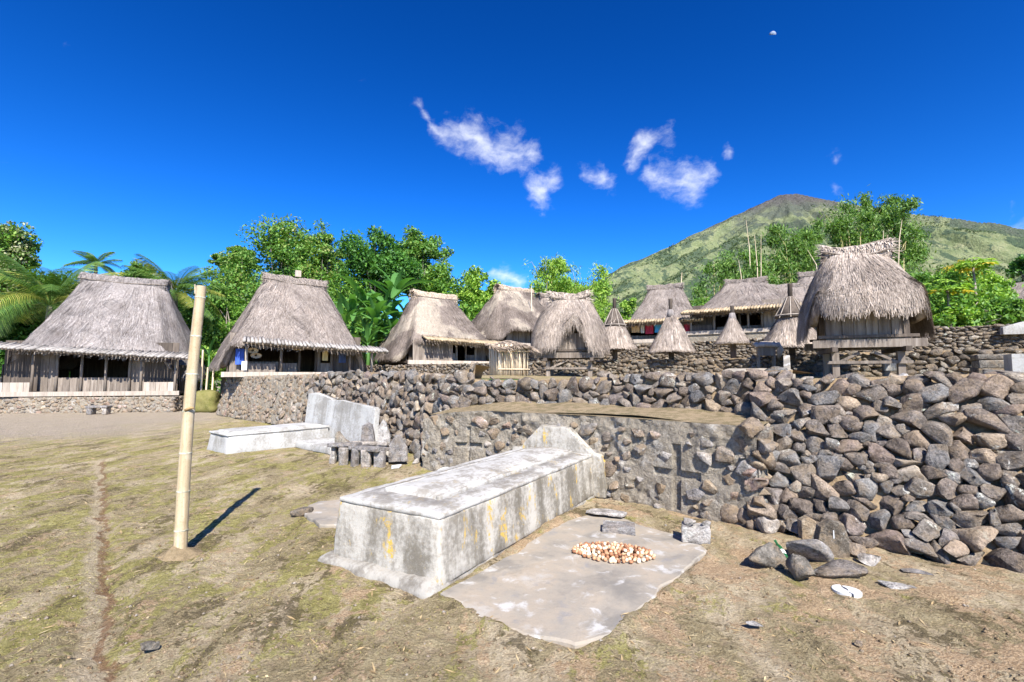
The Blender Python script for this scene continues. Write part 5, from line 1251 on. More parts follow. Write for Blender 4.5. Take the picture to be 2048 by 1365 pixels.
g3 = thing('white_grave', 'white grave block with dark recess at the right edge of the terrace', 'tomb', (xat(2085, 7.6), 7.6, Z1 - .08), R(-35)); g3.scale = (.85, .85, .85)
for (x0, x1, y0, y1, z0, z1) in ((-.46, -.14, -.3, .3, 0, .46), (.3, .6, -.3, .3, 0, .46), (-.46, .6, -.3, .3, .462, .54), (-.139, .299, .05, .3, 0, .46)): obj('block', *box(x0, x1, y0, y1, z0, z1), M_WHITE, g3)
g4 = thing('stone_cairn', 'squared grey stone block between the big granary and the white grave', 'block', (xat(1985, 8.4), 8.4, Z1), R(-30))
for k, (w, d, h_, z) in enumerate(((.5, .45, .16, 0), (.47, .43, .15, .155), (.5, .42, .1, .30))): 
    V, Fc = rbox(w, d, h_, .025, .06, .02, 40 + k); V[:, 2] += z; obj('course', V, Fc, M_STONE_D, g4, False)
pd = thing('white_pediment', 'small white triangular grave gable above the upper terrace wall at the right', 'tomb', (xat(2052, 12.9), 12.9, Z2 + .84), R(-25))
V, Fc = extrude_outline([(-.42, -.2), (-.42, .0), (0, .14), (.42, .0), (.42, -.2)], .2, .1, .006, 8); obj('gable', [(-y, x, z) for x, y, z in V], Fc, M_WHITE, pd)
# capping boulders on the wall tops
for i, (px, py, d, w, h_, mt, lab) in enumerate(((1555, 752, 6.6, 58, 38, M_STONE, 'large round brown capstone on the wall in front of the pale grave'), (1478, 765, 6.9, 48, 34, M_STONE_D, 'round grey-brown capstone left of the large round one'), (1520, 762, 6.7, 30, 36, M_STONE_D, 'upright speckled capstone between two round ones'),
        (1312, 758, 8.0, 64, 42, M_STONE_D, 'large dark boulder on the ledge wall behind the two crosses'), (1690, 762, 6.2, 66, 30, M_STONE, 'long brown capstone below the big granary'), (1960, 768, 5.0, 112, 42, M_STONE, 'very long mauve-brown boulder on top of the wall at the right'),
        (2020, 752, 5.6, 90, 26, M_STONE_D, 'flat slanting capstone above the long boulder at the right edge'), (1800, 765, 5.7, 52, 38, M_SLAB, 'lichen-whitened capstone in the middle of the boulder wall top'), (1600, 768, 6.3, 56, 26, M_STONE_G, 'flat blue-grey capstone right of the large round one'),
        (1055, 768, 8.6, 40, 26, M_STONE_D, 'brown boulder on the wall below the bamboo coop'), (1375, 765, 7.6, 36, 24, M_STONE_G, 'grey boulder on the ledge wall right of the large dark one'), (1210, 755, 8.4, 34, 26, M_STONE, 'small brown capstone below the middle granary'))):
    P = at(px, py, d); o = link('capstone', proto_mesh('hi', (i * 5 + 3) % 26, mt)); o.location = P; o.rotation_euler = (.15 * math.sin(i), .2 * math.cos(i * 2), i * 1.3 if w < 60 else -.5)
    o.scale = (w / FPX * d, w / FPX * d * .7, h_ / FPX * d) if w >= 60 else (w / FPX * d, w / FPX * d * .9, h_ / FPX * d); tag(o, lab, 'boulder', 'capstones on the wall tops')
# stone bench before the leftmost house
bn = thing('stone_bench', 'small stone bench of a slab on two blocks before the leftmost house', 'bench', (xat(204, 19.7), 19.7, 0), R(6))
for x in (-.28, .28): V, Fc = rbox(.17, .3, .27, .02, .1, .015, int(x * 9) + 4); V[:, 0] += x; obj('leg', V, Fc, M_STONE_G, bn)
V, Fc = rbox(.8, .34, .09, .02, .1, .015, 9); V[:, 2] += .268; obj('seat', V, Fc, M_STONE_G, bn)
# fence stakes and mossy block between the two left houses
for i, (px, y0, y1, d) in enumerate(((402, 700, 772, 22.5), (412, 735, 775, 22), (424, 732, 778, 21.6))):
    a_, b_ = at(px, y1 + 10, d), at(px + 4, y0, d); o = obj('fence_stake', *tube([a_, b_], .04, 6), M_STICK); tag(o, ('tallest leaning fence stake between the two left houses', 'left short fence stake between the two left houses', 'right fence stake next to the second house')[i], 'stake', 'fence stakes')
V, Fc = rbox(.85, .6, .95, .16, .08, .09, 3, .25, .03); o = obj('mossy_block', V, Fc, mat_earth('moss', (.12, .12, .035), (.17, .155, .055), (.22, .19, .09))); o.location = (xat(418, 21.2), 21.2, -.05); tag(o, 'mossy yellow-green rendered block at the corner of the mortared wall', 'block')
# the moon: only its sunlit half shows in the day sky
md = Vector(ray(1545, 70)).normalized() * 9000 + Vector((0, 0, CAMZ))
bm = bmesh.new(); bmesh.ops.create_uvsphere(bm, u_segments=32, v_segments=24, radius=46)
for v in list(bm.verts):
    if v.co.z < -.5: bm.verts.remove(v)
V = [v.co.copy() for v in bm.verts]; bm.verts.index_update(); Fc = [tuple(v.index for v in f.verts) for f in bm.faces]; bm.free()
mm = NT('moon_rock'); M_MOON = mm.surf(mm.ramp(mm.noise(mm.obj, .05, 4), [(.35, (.12, .16, .26)), (.65, (.24, .28, .36))]), 1, None, 0)
o = obj('moon', V, Fc, M_MOON, smooth=True); o.location = md; o.rotation_euler = Vector((-.05, -.62, .85)).to_track_quat('Z', 'Y').to_euler(); tag(o, 'pale half moon high in the blue sky at the right', 'moon')
# disturbed soil heaped round the pole
rr_ = np.linspace(0, .24, 14); aa_ = np.linspace(0, 2 * math.pi, 40, endpoint=False); AA, RR = np.meshgrid(aa_, rr_, indexing='ij')
MXp = pb.x + np.cos(AA) * RR * 1.15; MYp = pb.y + np.sin(AA) * RR; MZp = ground_h(MXp, MYp) + .075 * np.exp(-(RR / .12) ** 2) * (.5 + fbm(np.stack([MXp, MYp, 0 * MXp], -1), 9, 3)) - .03 * (RR / .24) ** 2
o = obj('soil_mound', np.stack([MXp, MYp, MZp], -1).reshape(-1, 3), grid_faces(40, 14, True), mat_earth('loose_soil', (.30, .225, .13), (.20, .15, .085), (.40, .31, .20), 6), smooth=False); tag(o, 'small mound of loose tan soil round the foot of the bamboo pole', 'soil')
# crumbs of soil and pebbles on the lawn, too many to count
rgp = np.random.default_rng(99); NP = 11000
yy = 2.0 + 9 * rgp.random(NP) ** 1.9; xx = rgp.uniform(-1, 1, NP) * (yy * 1.12 + .3)
def front_of_wall(x, y):
    b = np.interp(x, [-12, -6.4, -3.1, -1.5, 1.22, 2.68, 4.12, 6.6], [19.6, 14.7, 11.5, 8.4, 6.6, 5.05, 3.95, 2.4]); return y < b - .1
lx = (xx - ctr.x) * TL.x + (yy - ctr.y) * TL.y; ly = (xx - ctr.x) * TW.x + (yy - ctr.y) * TW.y
ok = front_of_wall(xx, yy) & ~((np.abs(lx) < 1.8) & (np.abs(ly) < .78)) & ~((np.abs(lx) < 1.4) & (ly < 0) & (ly > -1.6))
keep = rgp.random(NP) < np.where(fbm(np.stack([xx, yy, 0 * xx], -1), .9, 3) > .5, 1, .35)
xx, yy = xx[ok & keep], yy[ok & keep]; zz = ground_h(xx, yy)
base = np.array([(1, 0, 0), (-1, 0, 0), (0, 1, 0), (0, -1, 0), (0, 0, 1), (0, 0, -1)], float); fo = np.array([(0, 2, 4), (2, 1, 4), (1, 3, 4), (3, 0, 4), (2, 0, 5), (1, 2, 5), (3, 1, 5), (0, 3, 5)])
n_ = len(xx); sz = rgp.uniform(.3, 1, n_) ** 3.5 * .016 + .0025; B = base[None] * (sz[:, None, None] * rgp.uniform(.6, 1.3, (n_, 6, 1))); B[..., 2] *= .7
V = B + np.stack([xx, yy, zz + sz * .25], -1)[:, None]; Fp = (fo[None] + (np.arange(n_) * 6)[:, None, None]).reshape(-1, 3)
obj('soil_crumbs', V.reshape(-1, 3), Fp, mat_stone('soil_crumb', [(0, (.16, .11, .06)), (.5, (.28, .21, .13)), (.8, (.36, .28, .19)), (1, (.40, .37, .33))], -.3, .4), kind='stuff')
# short moss and dry grass
NG = 120000; yg = 1.9 + 11 * rgp.random(NG) ** 1.7; xg = rgp.uniform(-1.15, .75, NG) * (yg * 1.08 + .2)
lx = (xg - ctr.x) * TL.x + (yg - ctr.y) * TL.y; ly = (xg - ctr.x) * TW.x + (yg - ctr.y) * TW.y
pg = fbm(np.stack([xg, yg, 0 * xg], -1) + 4, 1.3, 4, .6) - .05 * np.clip(xg, -2, 3)
ok = front_of_wall(xg, yg) & ~((np.abs(lx) < 1.85) & (np.abs(ly) < .8)) & ~((np.abs(lx) < 1.5) & (ly < 0) & (ly > -1.65)) & (pg + rgp.normal(size=NG) * .035 > .565)
xg, yg = xg[ok], yg[ok]; zg = ground_h(xg, yg); n_ = len(xg); hg = rgp.uniform(.004, .014, n_); az = rgp.uniform(0, 2 * math.pi, n_); ln = rgp.uniform(.2, 1.1, n_)
b0 = np.stack([xg, yg, zg - .003], -1); wv = np.stack([np.cos(az), np.sin(az), 0 * az], -1) * .0035; tp = b0 + np.stack([-np.sin(az) * ln * hg, np.cos(az) * ln * hg, hg], -1)
V = np.stack([b0 - wv, b0 + wv, tp], 1).reshape(-1, 3)
obj('moss_and_grass', V, np.arange(3 * n_).reshape(-1, 3), mat_leaf('moss_blade', [(.14, .125, .03), (.22, .20, .05), (.30, .265, .085), (.36, .30, .14)], .15, .8, 1.5), kind='stuff')

# dry straw and leaf scraps blown over the lawn
NL = 2600; yl = 1.9 + 9 * rgp.random(NL) ** 1.6; xl = rgp.uniform(-1.1, 1.1, NL) * (yl + .2); lx = (xl - ctr.x) * TL.x + (yl - ctr.y) * TL.y; ly = (xl - ctr.x) * TW.x + (yl - ctr.y) * TW.y
ok = front_of_wall(xl, yl) & ~((np.abs(lx) < 1.85) & (np.abs(ly) < .8)); on = (np.abs(lx) < 1.5) & (ly < 0) & (ly > -1.65); ok &= ~on
xl, yl = xl[ok], yl[ok]; n_ = len(xl); zl = ground_h(xl, yl) + .006; az = rgp.uniform(0, 2 * math.pi, n_); ll = rgp.uniform(.008, .05, n_) ; wl2 = rgp.uniform(.0015, .007, n_)
dv_ = np.stack([np.cos(az), np.sin(az), rgp.normal(size=n_) * .15], -1) * ll[:, None]; wv = np.stack([-np.sin(az), np.cos(az), rgp.normal(size=n_) * .3], -1) * wl2[:, None]; b0 = np.stack([xl, yl, zl], -1)
obj('dry_litter', np.stack([b0 - dv_, b0 + wv, b0 + dv_, b0 - wv], 1).reshape(-1, 3), np.arange(4 * n_).reshape(-1, 4), mat_leaf('dry_scrap', [(.20, .13, .06), (.36, .26, .13), (.50, .40, .24)], .1, .8, 2.0), kind='stuff')
# ---------------------------------------------------------------- vegetation
def leaf_quads(C, rg, size, up=.35, aspect=.5, outward=None, droop=0.0):
    n = len(C); d = rg.normal(size=(n, 3)); d[:, 2] -= droop; d /= np.linalg.norm(d, axis=1, keepdims=True)
    nr = rg.normal(size=(n, 3)); nr[:, 2] = np.abs(nr[:, 2]) + up * 2
    if outward is not None: nr += outward * 1.0
    s = np.cross(d, nr); s /= np.linalg.norm(s, axis=1, keepdims=True) + 1e-9
    nn = np.cross(s, d)
    L = size * rg.uniform(.6, 1.35, n)[:, None]; w = L * aspect * .5
    return np.stack([C - d * L * .5, C + s * w - nn * L * .04, C + d * L * .5, C - s * w - nn * L * .04], 1)
def foliage(name, Q, mat, parent=None, kind=None):
    return obj(name, Q.reshape(-1, 3), np.arange(len(Q) * 4).reshape(-1, 4), mat, parent, kind=kind)
def tree(label, px, ytop, ybot, wpx, d, zbase, mat, seed, n=9000, clumps=46, leaf=.30, kind='tree', name='broadleaf_tree', group='trees behind the village', crown_fill=.9, flat=1.0, mat2=None, trunk_r=.16, aspect=.55, cl=.31, droop=0.0, bare=0):
    n = int(n * 1.55); clumps = int(clumps * 1.5); cl = cl * .84; rg = np.random.default_rng(seed); top = at(px, ytop, d); bot = at(px, ybot, d); rz = (top.z - bot.z) / 2 * 1.05; rx = wpx / FPX * d / 2 * 1.12; C0 = np.array([top.x, d, (top.z + bot.z) / 2])
    root = thing(name, label, kind, (top.x, d, zbase), 0, group); org = np.array([top.x, d, zbase])
    # clump centres: a few big lobes, each with smaller lumps
    nl = 7; lob = rg.normal(size=(nl, 3)); lob /= np.linalg.norm(lob, axis=1, keepdims=True); lob *= rg.uniform(.35, .72, nl)[:, None]; lob[0] = (0, 0, .62)
    cc = []
    while len(cc) < clumps:
        l = lob[rg.integers(nl)]; p = l + rg.normal(size=3) * .26
        if np.linalg.norm(p) < 1.0 and p[2] > -.95: cc.append(p)
    cc = np.array(cc); P = cc * np.array([rx, rx * .85, rz]) * .9
    rad = cl * min(rx, rz * 1.2) * rg.uniform(.65, 1.35, clumps)
    k = rg.integers(clumps, size=n); v = rg.normal(size=(n, 3)); v /= np.linalg.norm(v, axis=1, keepdims=True); q = v * (rg.random(n) ** .45)[:, None]; q[:, 2] *= .8 * flat
    Cn = P[k] + q * rad[k][:, None] + C0 - org
    Q = leaf_quads(Cn, rg, leaf * .78, .45, aspect, v * .6, droop)
    if mat2 is not None:
        sel = (fbm(Cn, .8, 2) + rg.normal(size=n) * .06 + .10 * v[:, 2]) > .56
        foliage('crown', Q[~sel], mat, root); foliage('blossom', Q[sel], mat2, root)
    else: foliage('crown', Q, mat, root)
    mb = MB(); base = Vector((0, 0, -.2)); fork = Vector((rg.normal() * .2, 0, max(.6, (C0[2] - zbase) - rz * .75)))
    mb.add(tube([base, fork * .5 + Vector((rg.normal() * .12, 0, 0)), fork], [trunk_r * 1.25, trunk_r, trunk_r * .85], 8, False))
    order = rg.permutation(clumps)[:max(9, clumps // 3) + bare]
    for i in order:
        e = Vector(P[i] + C0 - org); m_ = fork.lerp(e, .5) + Vector((rg.normal() * .3, rg.normal() * .3, rg.uniform(.0, .5)))
        mb.add(tube([fork, m_, e], [trunk_r * .55, trunk_r * .3, trunk_r * .08], 5, False))
    mb.build('trunk', M_BARK, root, True)
    return root
# far left
tree('tall tree with pale blossom clusters at the left edge', 5, 415, 700, 160, 31, 0, M_LF_MID, 61, 15000, 60, .30, mat2=M_LF_BLOSSOM)
tree('dark leafy tree behind the palm at the left edge', 70, 540, 760, 220, 35, 0, M_LF_DARK, 62, 11000, 60, .34)
tree('green bush between the left-edge palm and the leftmost house', 20, 690, 800, 190, 25.5, 0, M_LF_DARK, 63, 8000, 40, .26, 'bush', 'leafy_bush', 'bushes around the houses', trunk_r=.06)
tree('rounded olive tree far behind the leftmost house', 268, 524, 600, 90, 55, 0, M_LF_OLIVE, 64, 6000, 40, .40, flat=.8)
tree('flat-crowned olive acacia left of the tall leafy tree', 478, 488, 545, 110, 50, 1.5, M_LF_OLIVE, 65, 7000, 44, .34, flat=.55)
tree('broad loose green tree between the left palm and the second house', 480, 500, 720, 170, 40, .5, M_LF_OLIVE, 165, 13000, 70, .30, bare=12)
tree('fine-leaved tree right behind the second house ridge', 620, 470, 700, 150, 44, 1.5, M_LF_MID, 166, 11000, 60, .30, bare=12)
tree('tall loose-crowned green tree behind the second house', 565, 436, 700, 210, 38, 1.5, M_LF_OLIVE, 66, 17000, 70, .34, bare=12, cl=.27)
tree('airy yellow-green tree left of the second house roof', 455, 560, 760, 150, 33, 0, M_LF_MID, 67, 10000, 56, .30)
tree('thin pale-twigged tree behind the ridge of the second house', 655, 446, 660, 130, 41, 1.5, M_LF_OLIVE, 68, 7000, 50, .32, bare=24, cl=.24)
tree('dark green dense tree in the middle of the grove', 755, 452, 640, 165, 37, 1.8, M_LF_DARK, 69, 15000, 60, .34)
tree('mid green tree behind the dark dense one', 840, 455, 660, 140, 43, 1.8, M_LF_OLIVE, 70, 10000, 56, .36, bare=10, cl=.26)
tree('rounded olive tree above the third house', 880, 530, 680, 130, 39, 2, M_LF_MID, 71, 10000, 50, .32)
tree('bright yellow-green tree left of the fourth house', 958, 532, 670, 100, 42, 2.5, M_LF_BRIGHT, 72, 9000, 44, .34)
tree('leafy tree filling the gap behind the banana plants', 700, 540, 720, 190, 36, 1.6, M_LF_MID, 73, 12000, 60, .32)
tree('low bright bush between the two left houses', 390, 690, 800, 120, 25, 0, M_LF_BRIGHT, 74, 7000, 40, .24, 'bush', 'leafy_bush', 'bushes around the houses', trunk_r=.05)
tree('dark bush behind the fence stakes between the left houses', 405, 620, 770, 150, 30, 0, M_LF_MID, 75, 8000, 40, .28, 'bush', 'leafy_bush', 'bushes around the houses', trunk_r=.05)
tree('green bush right of the banana plants beside the third house', 775, 640, 720, 90, 30, 2, M_LF_MID, 76, 5000, 30, .24, 'bush', 'leafy_bush', 'bushes around the houses', trunk_r=.05)
tree('small bush left of the washing house', 1256, 598, 660, 50, 33, 3.2, M_LF_BRIGHT, 77, 3500, 24, .22, 'bush', 'leafy_bush', 'bushes around the houses', trunk_r=.05)
tree('bush behind the small roof left of the middle granary', 1120, 560, 660, 150, 44, 3.4, M_LF_MID, 78, 7000, 40, .32, 'bush', 'leafy_bush', 'bushes around the houses', trunk_r=.08)
tree('bush between the washing house and the wide house', 1410, 590, 670, 80, 34, 3.3, M_LF_MID, 79, 5000, 32, .24, 'bush', 'leafy_bush', 'bushes around the houses', trunk_r=.05)
tree('full green tree filling the gap between the left palm and the leftmost house', 130, 528, 720, 150, 37, 0, M_LF_MID, 167, 10000, 56, .30)
tree('green tree behind the right end of the leftmost house', 330, 560, 740, 150, 38, 0, M_LF_MID, 168, 10000, 56, .30)
for i_, (px_, yt_, w_, d_) in enumerate(((-130, 470, 200, 30), (-280, 520, 200, 33), (-420, 480, 240, 36))): tree(('nearest', 'second', 'farthest')[i_] + ' leafy tree of the grove just outside the left edge', px_, yt_, 790, w_, d_, 0, (M_LF_MID, M_LF_DARK, M_LF_OLIVE)[i_], 170 + i_, 8000, 56, .32)
# right-hand garden behind the upper terrace wall
RG = [(1850, 545, 670, 150, 19.5, M_LF_MID, 'mixed green shrub right of the big granary', None), (1925, 518, 640, 130, 21, M_LF_MID, 'tallest garden shrub with yellow leaf clusters', M_LF_YELLOW), (1880, 535, 650, 120, 23, M_LF_BLOSSOM, 'pale-blossomed shrub behind the tallest garden shrub', None),
      (1985, 545, 660, 120, 20, M_LF_BRIGHT, 'bright green shrub left of the shaded gable', None), (1905, 600, 690, 170, 17.5, M_LF_BRIGHT, 'low bright shrub along the upper terrace wall, left', None), (1990, 600, 690, 150, 17, M_LF_MID, 'low mid-green shrub along the upper terrace wall, right', None), (1830, 600, 690, 100, 17.8, M_LF_MID, 'low shrub beside the altar behind the big granary', None)]
for i, (px, yt, yb, w, d, mt, lab, m2_) in enumerate(RG): tree(lab, px, yt, yb, w, d, 2.9, mt, 90 + i, 7000, 44, .17, 'shrub', 'garden_shrub', 'garden shrubs at the right', trunk_r=.04, mat2=m2_, cl=.27)
tree('dark tree at the right edge behind the shaded gable', 2062, 500, 640, 80, 28, 3.3, M_LF_DARK, 98, 5000, 34, .26)
# papaya: bare trunk, tuft of deeply cut leaves
def papaya(label, px, ytop, d, zb, seed):
    rg = np.random.default_rng(seed); top = at(px, ytop, d); root = thing('papaya_tree', label, 'tree', (top.x, d, zb), 0, 'papaya trees'); H = top.z - zb
    obj('trunk', *tube([(0, 0, -.1), (.05, 0, H * .5), (0, 0, H - .25)], [.06, .045, .035], 8), M_WOOD, root, True)
    for i in range(22):
        a = i * 2.4; el = rg.uniform(-.1, .75); L = rg.uniform(.15, .75); e = Vector((math.cos(a) * math.cos(el) * L, math.sin(a) * math.cos(el) * L, math.sin(el) * L + H - .3)); s = Vector((0, 0, H - .3))
        V, Fc = tube([s, s.lerp(e, .5) + Vector((0, 0, .05)), e], .012, 5); V = [tuple(v) for v in V]; Fc = list(Fc)
        for k in range(7):
            t = a + (k - 3) * .6; l = .34 * (1 - .08 * abs(k - 3)); dr = Vector((math.cos(t), math.sin(t), -.25)); sd2 = Vector((-math.sin(t), math.cos(t), 0)); o = len(V)
            V += [tuple(e), tuple(e + dr * l * .5 + sd2 * .07), tuple(e + dr * l + Vector((0, 0, -.04))), tuple(e + dr * l * .5 - sd2 * .07)]; Fc.append((o, o + 1, o + 2, o + 3))
        obj('leaf', V, Fc, M_LF_BRIGHT if el > .1 else M_LF_YELLOW, root)
papaya('papaya tree with pale trunk rising from the garden shrubs', 1893, 565, 16.9, 2.9, 1)
papaya('taller papaya tree with yellowing lower leaves in the garden', 1945, 520, 18.5, 2.9, 2)
# palms
def frond_mesh(L, seed, mat, n=34, droop=.9, wid=.62):
    rg = np.random.default_rng(seed); V, Fc = [], []; t = np.linspace(0, 1, 14)
    def cur(s): return Vector((L * (s - .12 * s * s), 0, L * (.42 * s - .62 * droop * s * s)))
    Vt, Ft = tube([cur(s) for s in t], [.03 * (1 - .85 * s) for s in t], 5, False); V += [tuple(v) for v in Vt]; Fc += Ft
    for i in range(n):
        s = .12 + .86 * i / n; p = cur(s); dr = (cur(min(1, s + .03)) - p).normalized()
        for sg in (-1, 1):
            l = L * wid * .42 * math.sin(math.pi * (.18 + .80 * s)) ** .7 * rg.uniform(.85, 1.1); out = (Vector((0, sg, 0)) * .78 + dr * .62).normalized(); dn = Vector((0, 0, -1)); w = .022 * max(L, 2.6) * .55
            a, b, c = p, p + out * l * .55 + dn * l * .10, p + out * l + dn * l * rg.uniform(.35, .6); o = len(V)
            V += [tuple(a + dr * w * .5), tuple(a - dr * w * .5), tuple(b - dr * w * .5), tuple(b + dr * w * .5), tuple(c)]; Fc += [(o, o + 1, o + 2, o + 3), (o + 3, o + 2, o + 4)]
    return mesh_data('frond', V, Fc, mat)
FR = {}
def palm(label, px, pyc, d, zb, L, nf, seed, tr=.13, mats=(M_LF_PALM,), elmin=-.3):
    rg = np.random.default_rng(seed); c = at(px, pyc, d); root = thing('coconut_palm', label, 'palm', (c.x, d, zb), 0, 'palms behind the leftmost house'); H = c.z - zb
    obj('trunk', *tube([(rg.normal() * .3, 0, -.2), (rg.normal() * .1, 0, H * .5), (0, 0, H)], [tr * 1.2, tr, tr * .8], 8), M_BARK, root, True)
    for i in range(nf):
        mt = mats[int(rg.integers(len(mats)))]; key = (i % 4, round(L, 1), mt.name)
        if key not in FR: FR[key] = frond_mesh(L, i % 4 + 7, mt, 36, .55 + .22 * (i % 4))
        el = elmin + (1.25 - elmin) * (i / nf) ** .8
        link('frond', FR[key], root, loc=(0, 0, H), rot=(rg.normal() * .12, -el + .35, i * 2.399 + rg.normal() * .2), scale=(rg.uniform(.85, 1.1),) * 3)
palm('large coconut palm with long fronds at the left, beside the leftmost house', 100, 612, 25.5, 0, 4.3, 34, 5, .15, (M_LF_PALM, M_LF_PALM, M_LF_PALMY))
palm('small palm crown peeping above the ridge of the leftmost house', 192, 530, 34, 0, 1.9, 18, 6)
palm('coconut palm right of the leftmost house roof', 352, 588, 27.5, 0, 3.0, 36, 7, .13, (M_LF_PALM, M_LF_PALM, M_LF_PALMY))
# bananas
def banana_leaf(seed, L=2.1):
    rg = np.random.default_rng(seed); n = 22; V, Fc = [], []; dr = .30 + .25 * (seed % 3)
    t = np.linspace(0, 1, n); cx = L * (t - .25 * dr * t ** 2); cz = L * (.35 * t - dr * t ** 2)
    for i in range(n):
        w = L * .088 * math.sin(math.pi * min(1, .06 + t[i] * .92)) ** .55 * (rg.uniform(.82, 1.06) if 2 < i < n - 2 else 1)
        if t[i] < .14: w = .025
        for sg in (-1, -.5, 0, .5, 1): V.append((cx[i] + abs(sg) * .05, sg * w, cz[i] + abs(sg) * w * (.35 - .3 * t[i])))
    for i in range(n - 1):
        for j in range(4):
            Fc.append((i * 5 + j, (i + 1) * 5 + j, (i + 1) * 5 + j + 1, i * 5 + j + 1))
    return mesh_data('leaf', V, Fc, M_LF_BANANA, True)
BL = [banana_leaf(i, 2.0 + .2 * (i % 3)) for i in range(6)]
def banana(label, px, pyc, d, zb, sc, nl, seed):
    rg = np.random.default_rng(seed); c = at(px, pyc, d); H = max(.4, c.z - zb); root = thing('banana_plant', label, 'banana plant', (c.x, d, zb), 0, 'banana plants between the houses')
    obj('stem', *tube([(0, 0, -.2), (.03, 0, H * .6), (0, 0, H + .1)], [.14 * sc, .11 * sc, .07 * sc], 9), M_LF_BANANA, root, True)
    for i in range(nl): 
        el = .3 + 1.15 * (i / nl) ** .8; link('leaf', BL[int(rg.integers(6))], root, loc=(0, 0, H), rot=(rg.normal() * .3, -el + .2, i * 2.4 + rg.normal() * .3), scale=(sc * rg.uniform(.8, 1.1),) * 3)
for i, (px, py, d, sc, lab) in enumerate(((682, 660, 26.6, .95, 'leftmost banana plant right behind the second house roof'), (706, 640, 27.6, 1.05, 'second banana plant from the left in the clump'), (728, 622, 28.4, 1.1, 'banana plant at the back middle of the clump'), (752, 655, 27.0, 1.0, 'banana plant with low spreading leaves'), (788, 600, 28.8, 1.25, 'tallest banana plant with upright blue-green leaf'), (736, 690, 26.2, .85, 'short banana plant at the foot of the clump'), (770, 632, 28.0, 1.0, 'banana plant just left of the tallest one'), (812, 650, 29, .95, 'rightmost banana plant beside the third house'), (785, 680, 26.8, .8, 'low banana plant in front of the tallest one'), (418, 715, 23.5, .55, 'small banana plant between the two left houses'), (1383, 640, 31, .7, 'banana plant with one pale upright leaf right of the washing house'))):
    banana(lab, px, py, d, 1.6 if px > 500 else 0, sc, 13 if sc > .6 else 6, 20 + i)
# bamboo
def bamboo(label, px0, px1, ytop, ybot, d, zb, seed, nc=16, n=9000, lean=.25, mat=None, leaf=.30):
    rg = np.random.default_rng(seed); base = Vector((xat((px0 + px1) / 2, d), d, zb)); root = thing('bamboo_clump', label, 'bamboo', base, 0, 'bamboo clumps at the foot of the volcano'); pts = []
    for i in range(nc):
        px = rg.uniform(px0, px1); yt = ytop + (ybot - ytop) * rg.random() ** 1.3 * .75; T = at(px, yt, d + rg.uniform(-1.5, 1.5)) - base; T = Vector(T); bx = T.x * rg.uniform(.25, .6)
        B = Vector((bx, T.y * .5, -.3)); K = Vector((bx + (T.x - bx) * .35, T.y * .7, T.z * .85)); tip = T + Vector((np.sign(T.x - bx + .01) * rg.uniform(.2, .9), 0, -rg.uniform(.3, 1.2)))
        cur = [B, B.lerp(K, .5), K, T, tip]
        obj('culm', *tube(cur, [.05, .05, .04, .022, .006], 5, False), M_BAMLIVE, root, True)
        for k in range(int(n * 1.35) // nc):
            s = 1 - rg.random() ** 1.5 * .72; q = s * 4; j = min(3, int(q)); p = cur[j].lerp(cur[j + 1], q - j); r = .25 + 1.0 * (1 - s) + .25 * rg.random()
            pts.append(np.array(p) + rg.normal(size=3) * np.array([r, r, r * .7]) * .55)
    pts = np.array(pts); grp = fbm(pts, .9, 2); pts = pts[grp + rg.normal(size=len(pts)) * .03 > .44]
    foliage('foliage', leaf_quads(pts, rg, leaf, .2, .28, None, .8), mat or M_LF_BAMBOO, root)
bamboo('tall dense bamboo clump above the wide house, in front of the volcano', 1640, 1790, 392, 600, 38, 3.6, 31, 24, 17000)
bamboo('dense mid-height bamboo left of the tall clump', 1550, 1650, 455, 610, 36, 3.6, 32, 16, 10000)
bamboo('bamboo clump behind the ridge of the wide house', 1475, 1550, 505, 610, 35, 3.5, 33, 10, 5500)
bamboo('sparse arching bamboo left of the wide house roof', 1390, 1470, 505, 620, 37, 3.5, 34, 8, 3200)
bamboo('light open bamboo behind the middle granary, left of the volcano', 1060, 1130, 520, 620, 40, 3.4, 35, 12, 5500, mat=M_LF_BRIGHT)
bamboo('open arching bamboo right of the middle granary ridge', 1120, 1210, 535, 640, 39, 3.4, 36, 14, 6000, mat=M_LF_BRIGHT)
bamboo('drooping bamboo plume right of the big granary ridge', 1770, 1830, 400, 590, 34, 3.6, 37, 9, 5000)
for i, (px, y0, y1, d, lean) in enumerate(((1522, 470, 600, 33, 0), (1517, 470, 600, 33, -8), (1502, 440, 560, 34, -10), (1485, 520, 590, 33, -8), (1640, 500, 560, 31, -25), (1765, 462, 520, 30, 2), (1775, 470, 520, 30, 0), (1796, 440, 520, 31, 8), (1362, 545, 580, 28.5, 2), (1063, 572, 600, 29, 0))):
    o = obj('bare_bamboo_stem', *tube([at(px, y1 + 40, d), at(px + lean * .3, (y0 + y1) / 2, d), at(px + lean, y0, d)], [.035, .03, .012], 5), M_STICK)
    tag(o, ('straight bare bamboo stem above the right end of the wide house ridge', 'bare stem just left of the straight one above the wide house', 'tallest leaning bare stem against the volcano', 'short bare stem left of the wide house ridge', 'bare stem leaning left of the big granary', 'left bare stem above the big granary ridge', 'middle bare stem above the big granary ridge', 'bare stem leaning right above the big granary ridge', 'thin stem at the ridge of the washing house', 'thin stem at the right ridge end of the fourth house')[i], 'bamboo stem', 'bare bamboo stems')
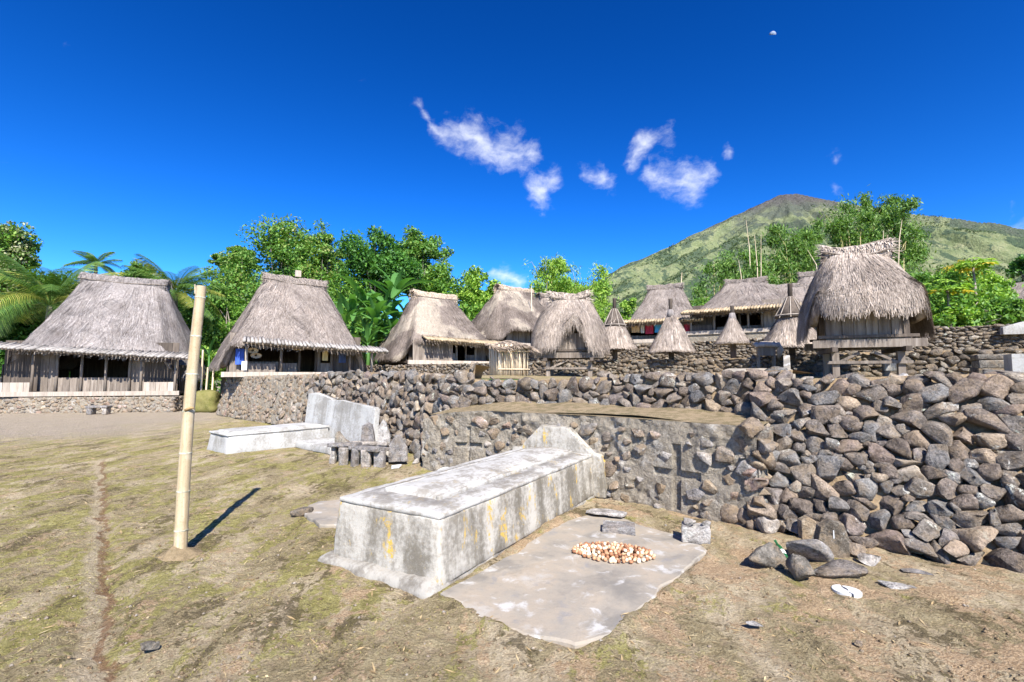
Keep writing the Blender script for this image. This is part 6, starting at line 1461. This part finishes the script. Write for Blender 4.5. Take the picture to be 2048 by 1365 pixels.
# undergrowth that closes the view behind the houses
rgu = np.random.default_rng(55)
def hedge(label, pts, hgt, depth, n, mat, leaf, seed):
    rg = np.random.default_rng(seed); pts = np.array(pts); seg = np.linalg.norm(np.diff(pts[:, :2], axis=0), axis=1); cum = np.concatenate([[0], np.cumsum(seg)]); u = rg.uniform(0, cum[-1], n)
    P = np.stack([np.interp(u, cum, pts[:, i]) for i in range(3)], -1); k = fbm(np.stack([u, 0 * u, 0 * u], -1), .45, 3)
    P[:, 0] += rg.normal(size=n) * depth; P[:, 1] += rg.normal(size=n) * depth; P[:, 2] += rg.random(n) ** .8 * hgt * (.45 + 1.1 * k)
    o = foliage('undergrowth', leaf_quads(P, rg, leaf, .3, .5), mat, None, 'stuff'); o['label'] = label; o['category'] = 'undergrowth'; return o
hedge('tangled green undergrowth behind the houses on the left', [(-95, 38, 0), (-52, 44, 0), (-30, 43, 0), (-16, 40, 0), (-12, 38, .5)], 6.0, 1.3, 32000, M_LF_DARK, .45, 1)
hedge('tangled green undergrowth behind the second and third houses', [(-14, 35, 1), (-8, 37, 1.6), (0, 42, 2.5), (6, 44, 3)], 4.5, 1.0, 16000, M_LF_MID, .38, 2)
hedge('tangled undergrowth at the foot of the volcano', [(6, 44, 3), (14, 42, 3.3), (24, 40, 3.5), (40, 38, 3.5), (60, 40, 3.5)], 4.0, 1.2, 22000, M_LF_MID, .40, 3)
hedge('garden undergrowth along the upper terrace wall at the right', [(14.2, 17.5, 2.9), (18, 18.2, 2.9), (24, 18.5, 2.9), (30, 19, 2.9)], 1.6, .7, 14000, M_LF_MID, .17, 4)
# woods on the volcano: read as one mass
rgf = np.random.default_rng(77)
fx = rgf.uniform(200, 5600, 60000); fy = 1250 + 2850 * rgf.random(60000) ** .8
fz = mountain_h(fx, fy); pm = fbm(np.stack([fx, fy, 0 * fx], -1), 1 / 330., 4, .6) + np.clip((420 - fz) / 420, 0, 1) * .10 - np.clip((fz - 1100) / 400, 0, 1) * .2
ok = (pm > .545) & (fx / fy > .08) & (fx / fy < 1.2); fx, fy, fz = fx[ok][:16000], fy[ok][:16000], fz[ok][:16000]; nF = len(fx)
Cn = np.repeat(np.stack([fx, fy, fz + 4], -1), 5, 0) + rgf.normal(size=(nF * 5, 3)) * np.array([3.5, 3.5, 2.6])
o = foliage('distant_forest', leaf_quads(Cn, rgf, 7.5, .6, .75), mat_leaf('leaf_distant', [(.04, .075, .03), (.075, .115, .042), (.11, .15, .055)], .1, 1.0, .004), None, 'stuff')
o['label'] = 'dark woods and scrub scattered over the volcano slopes'; o['category'] = 'forest'
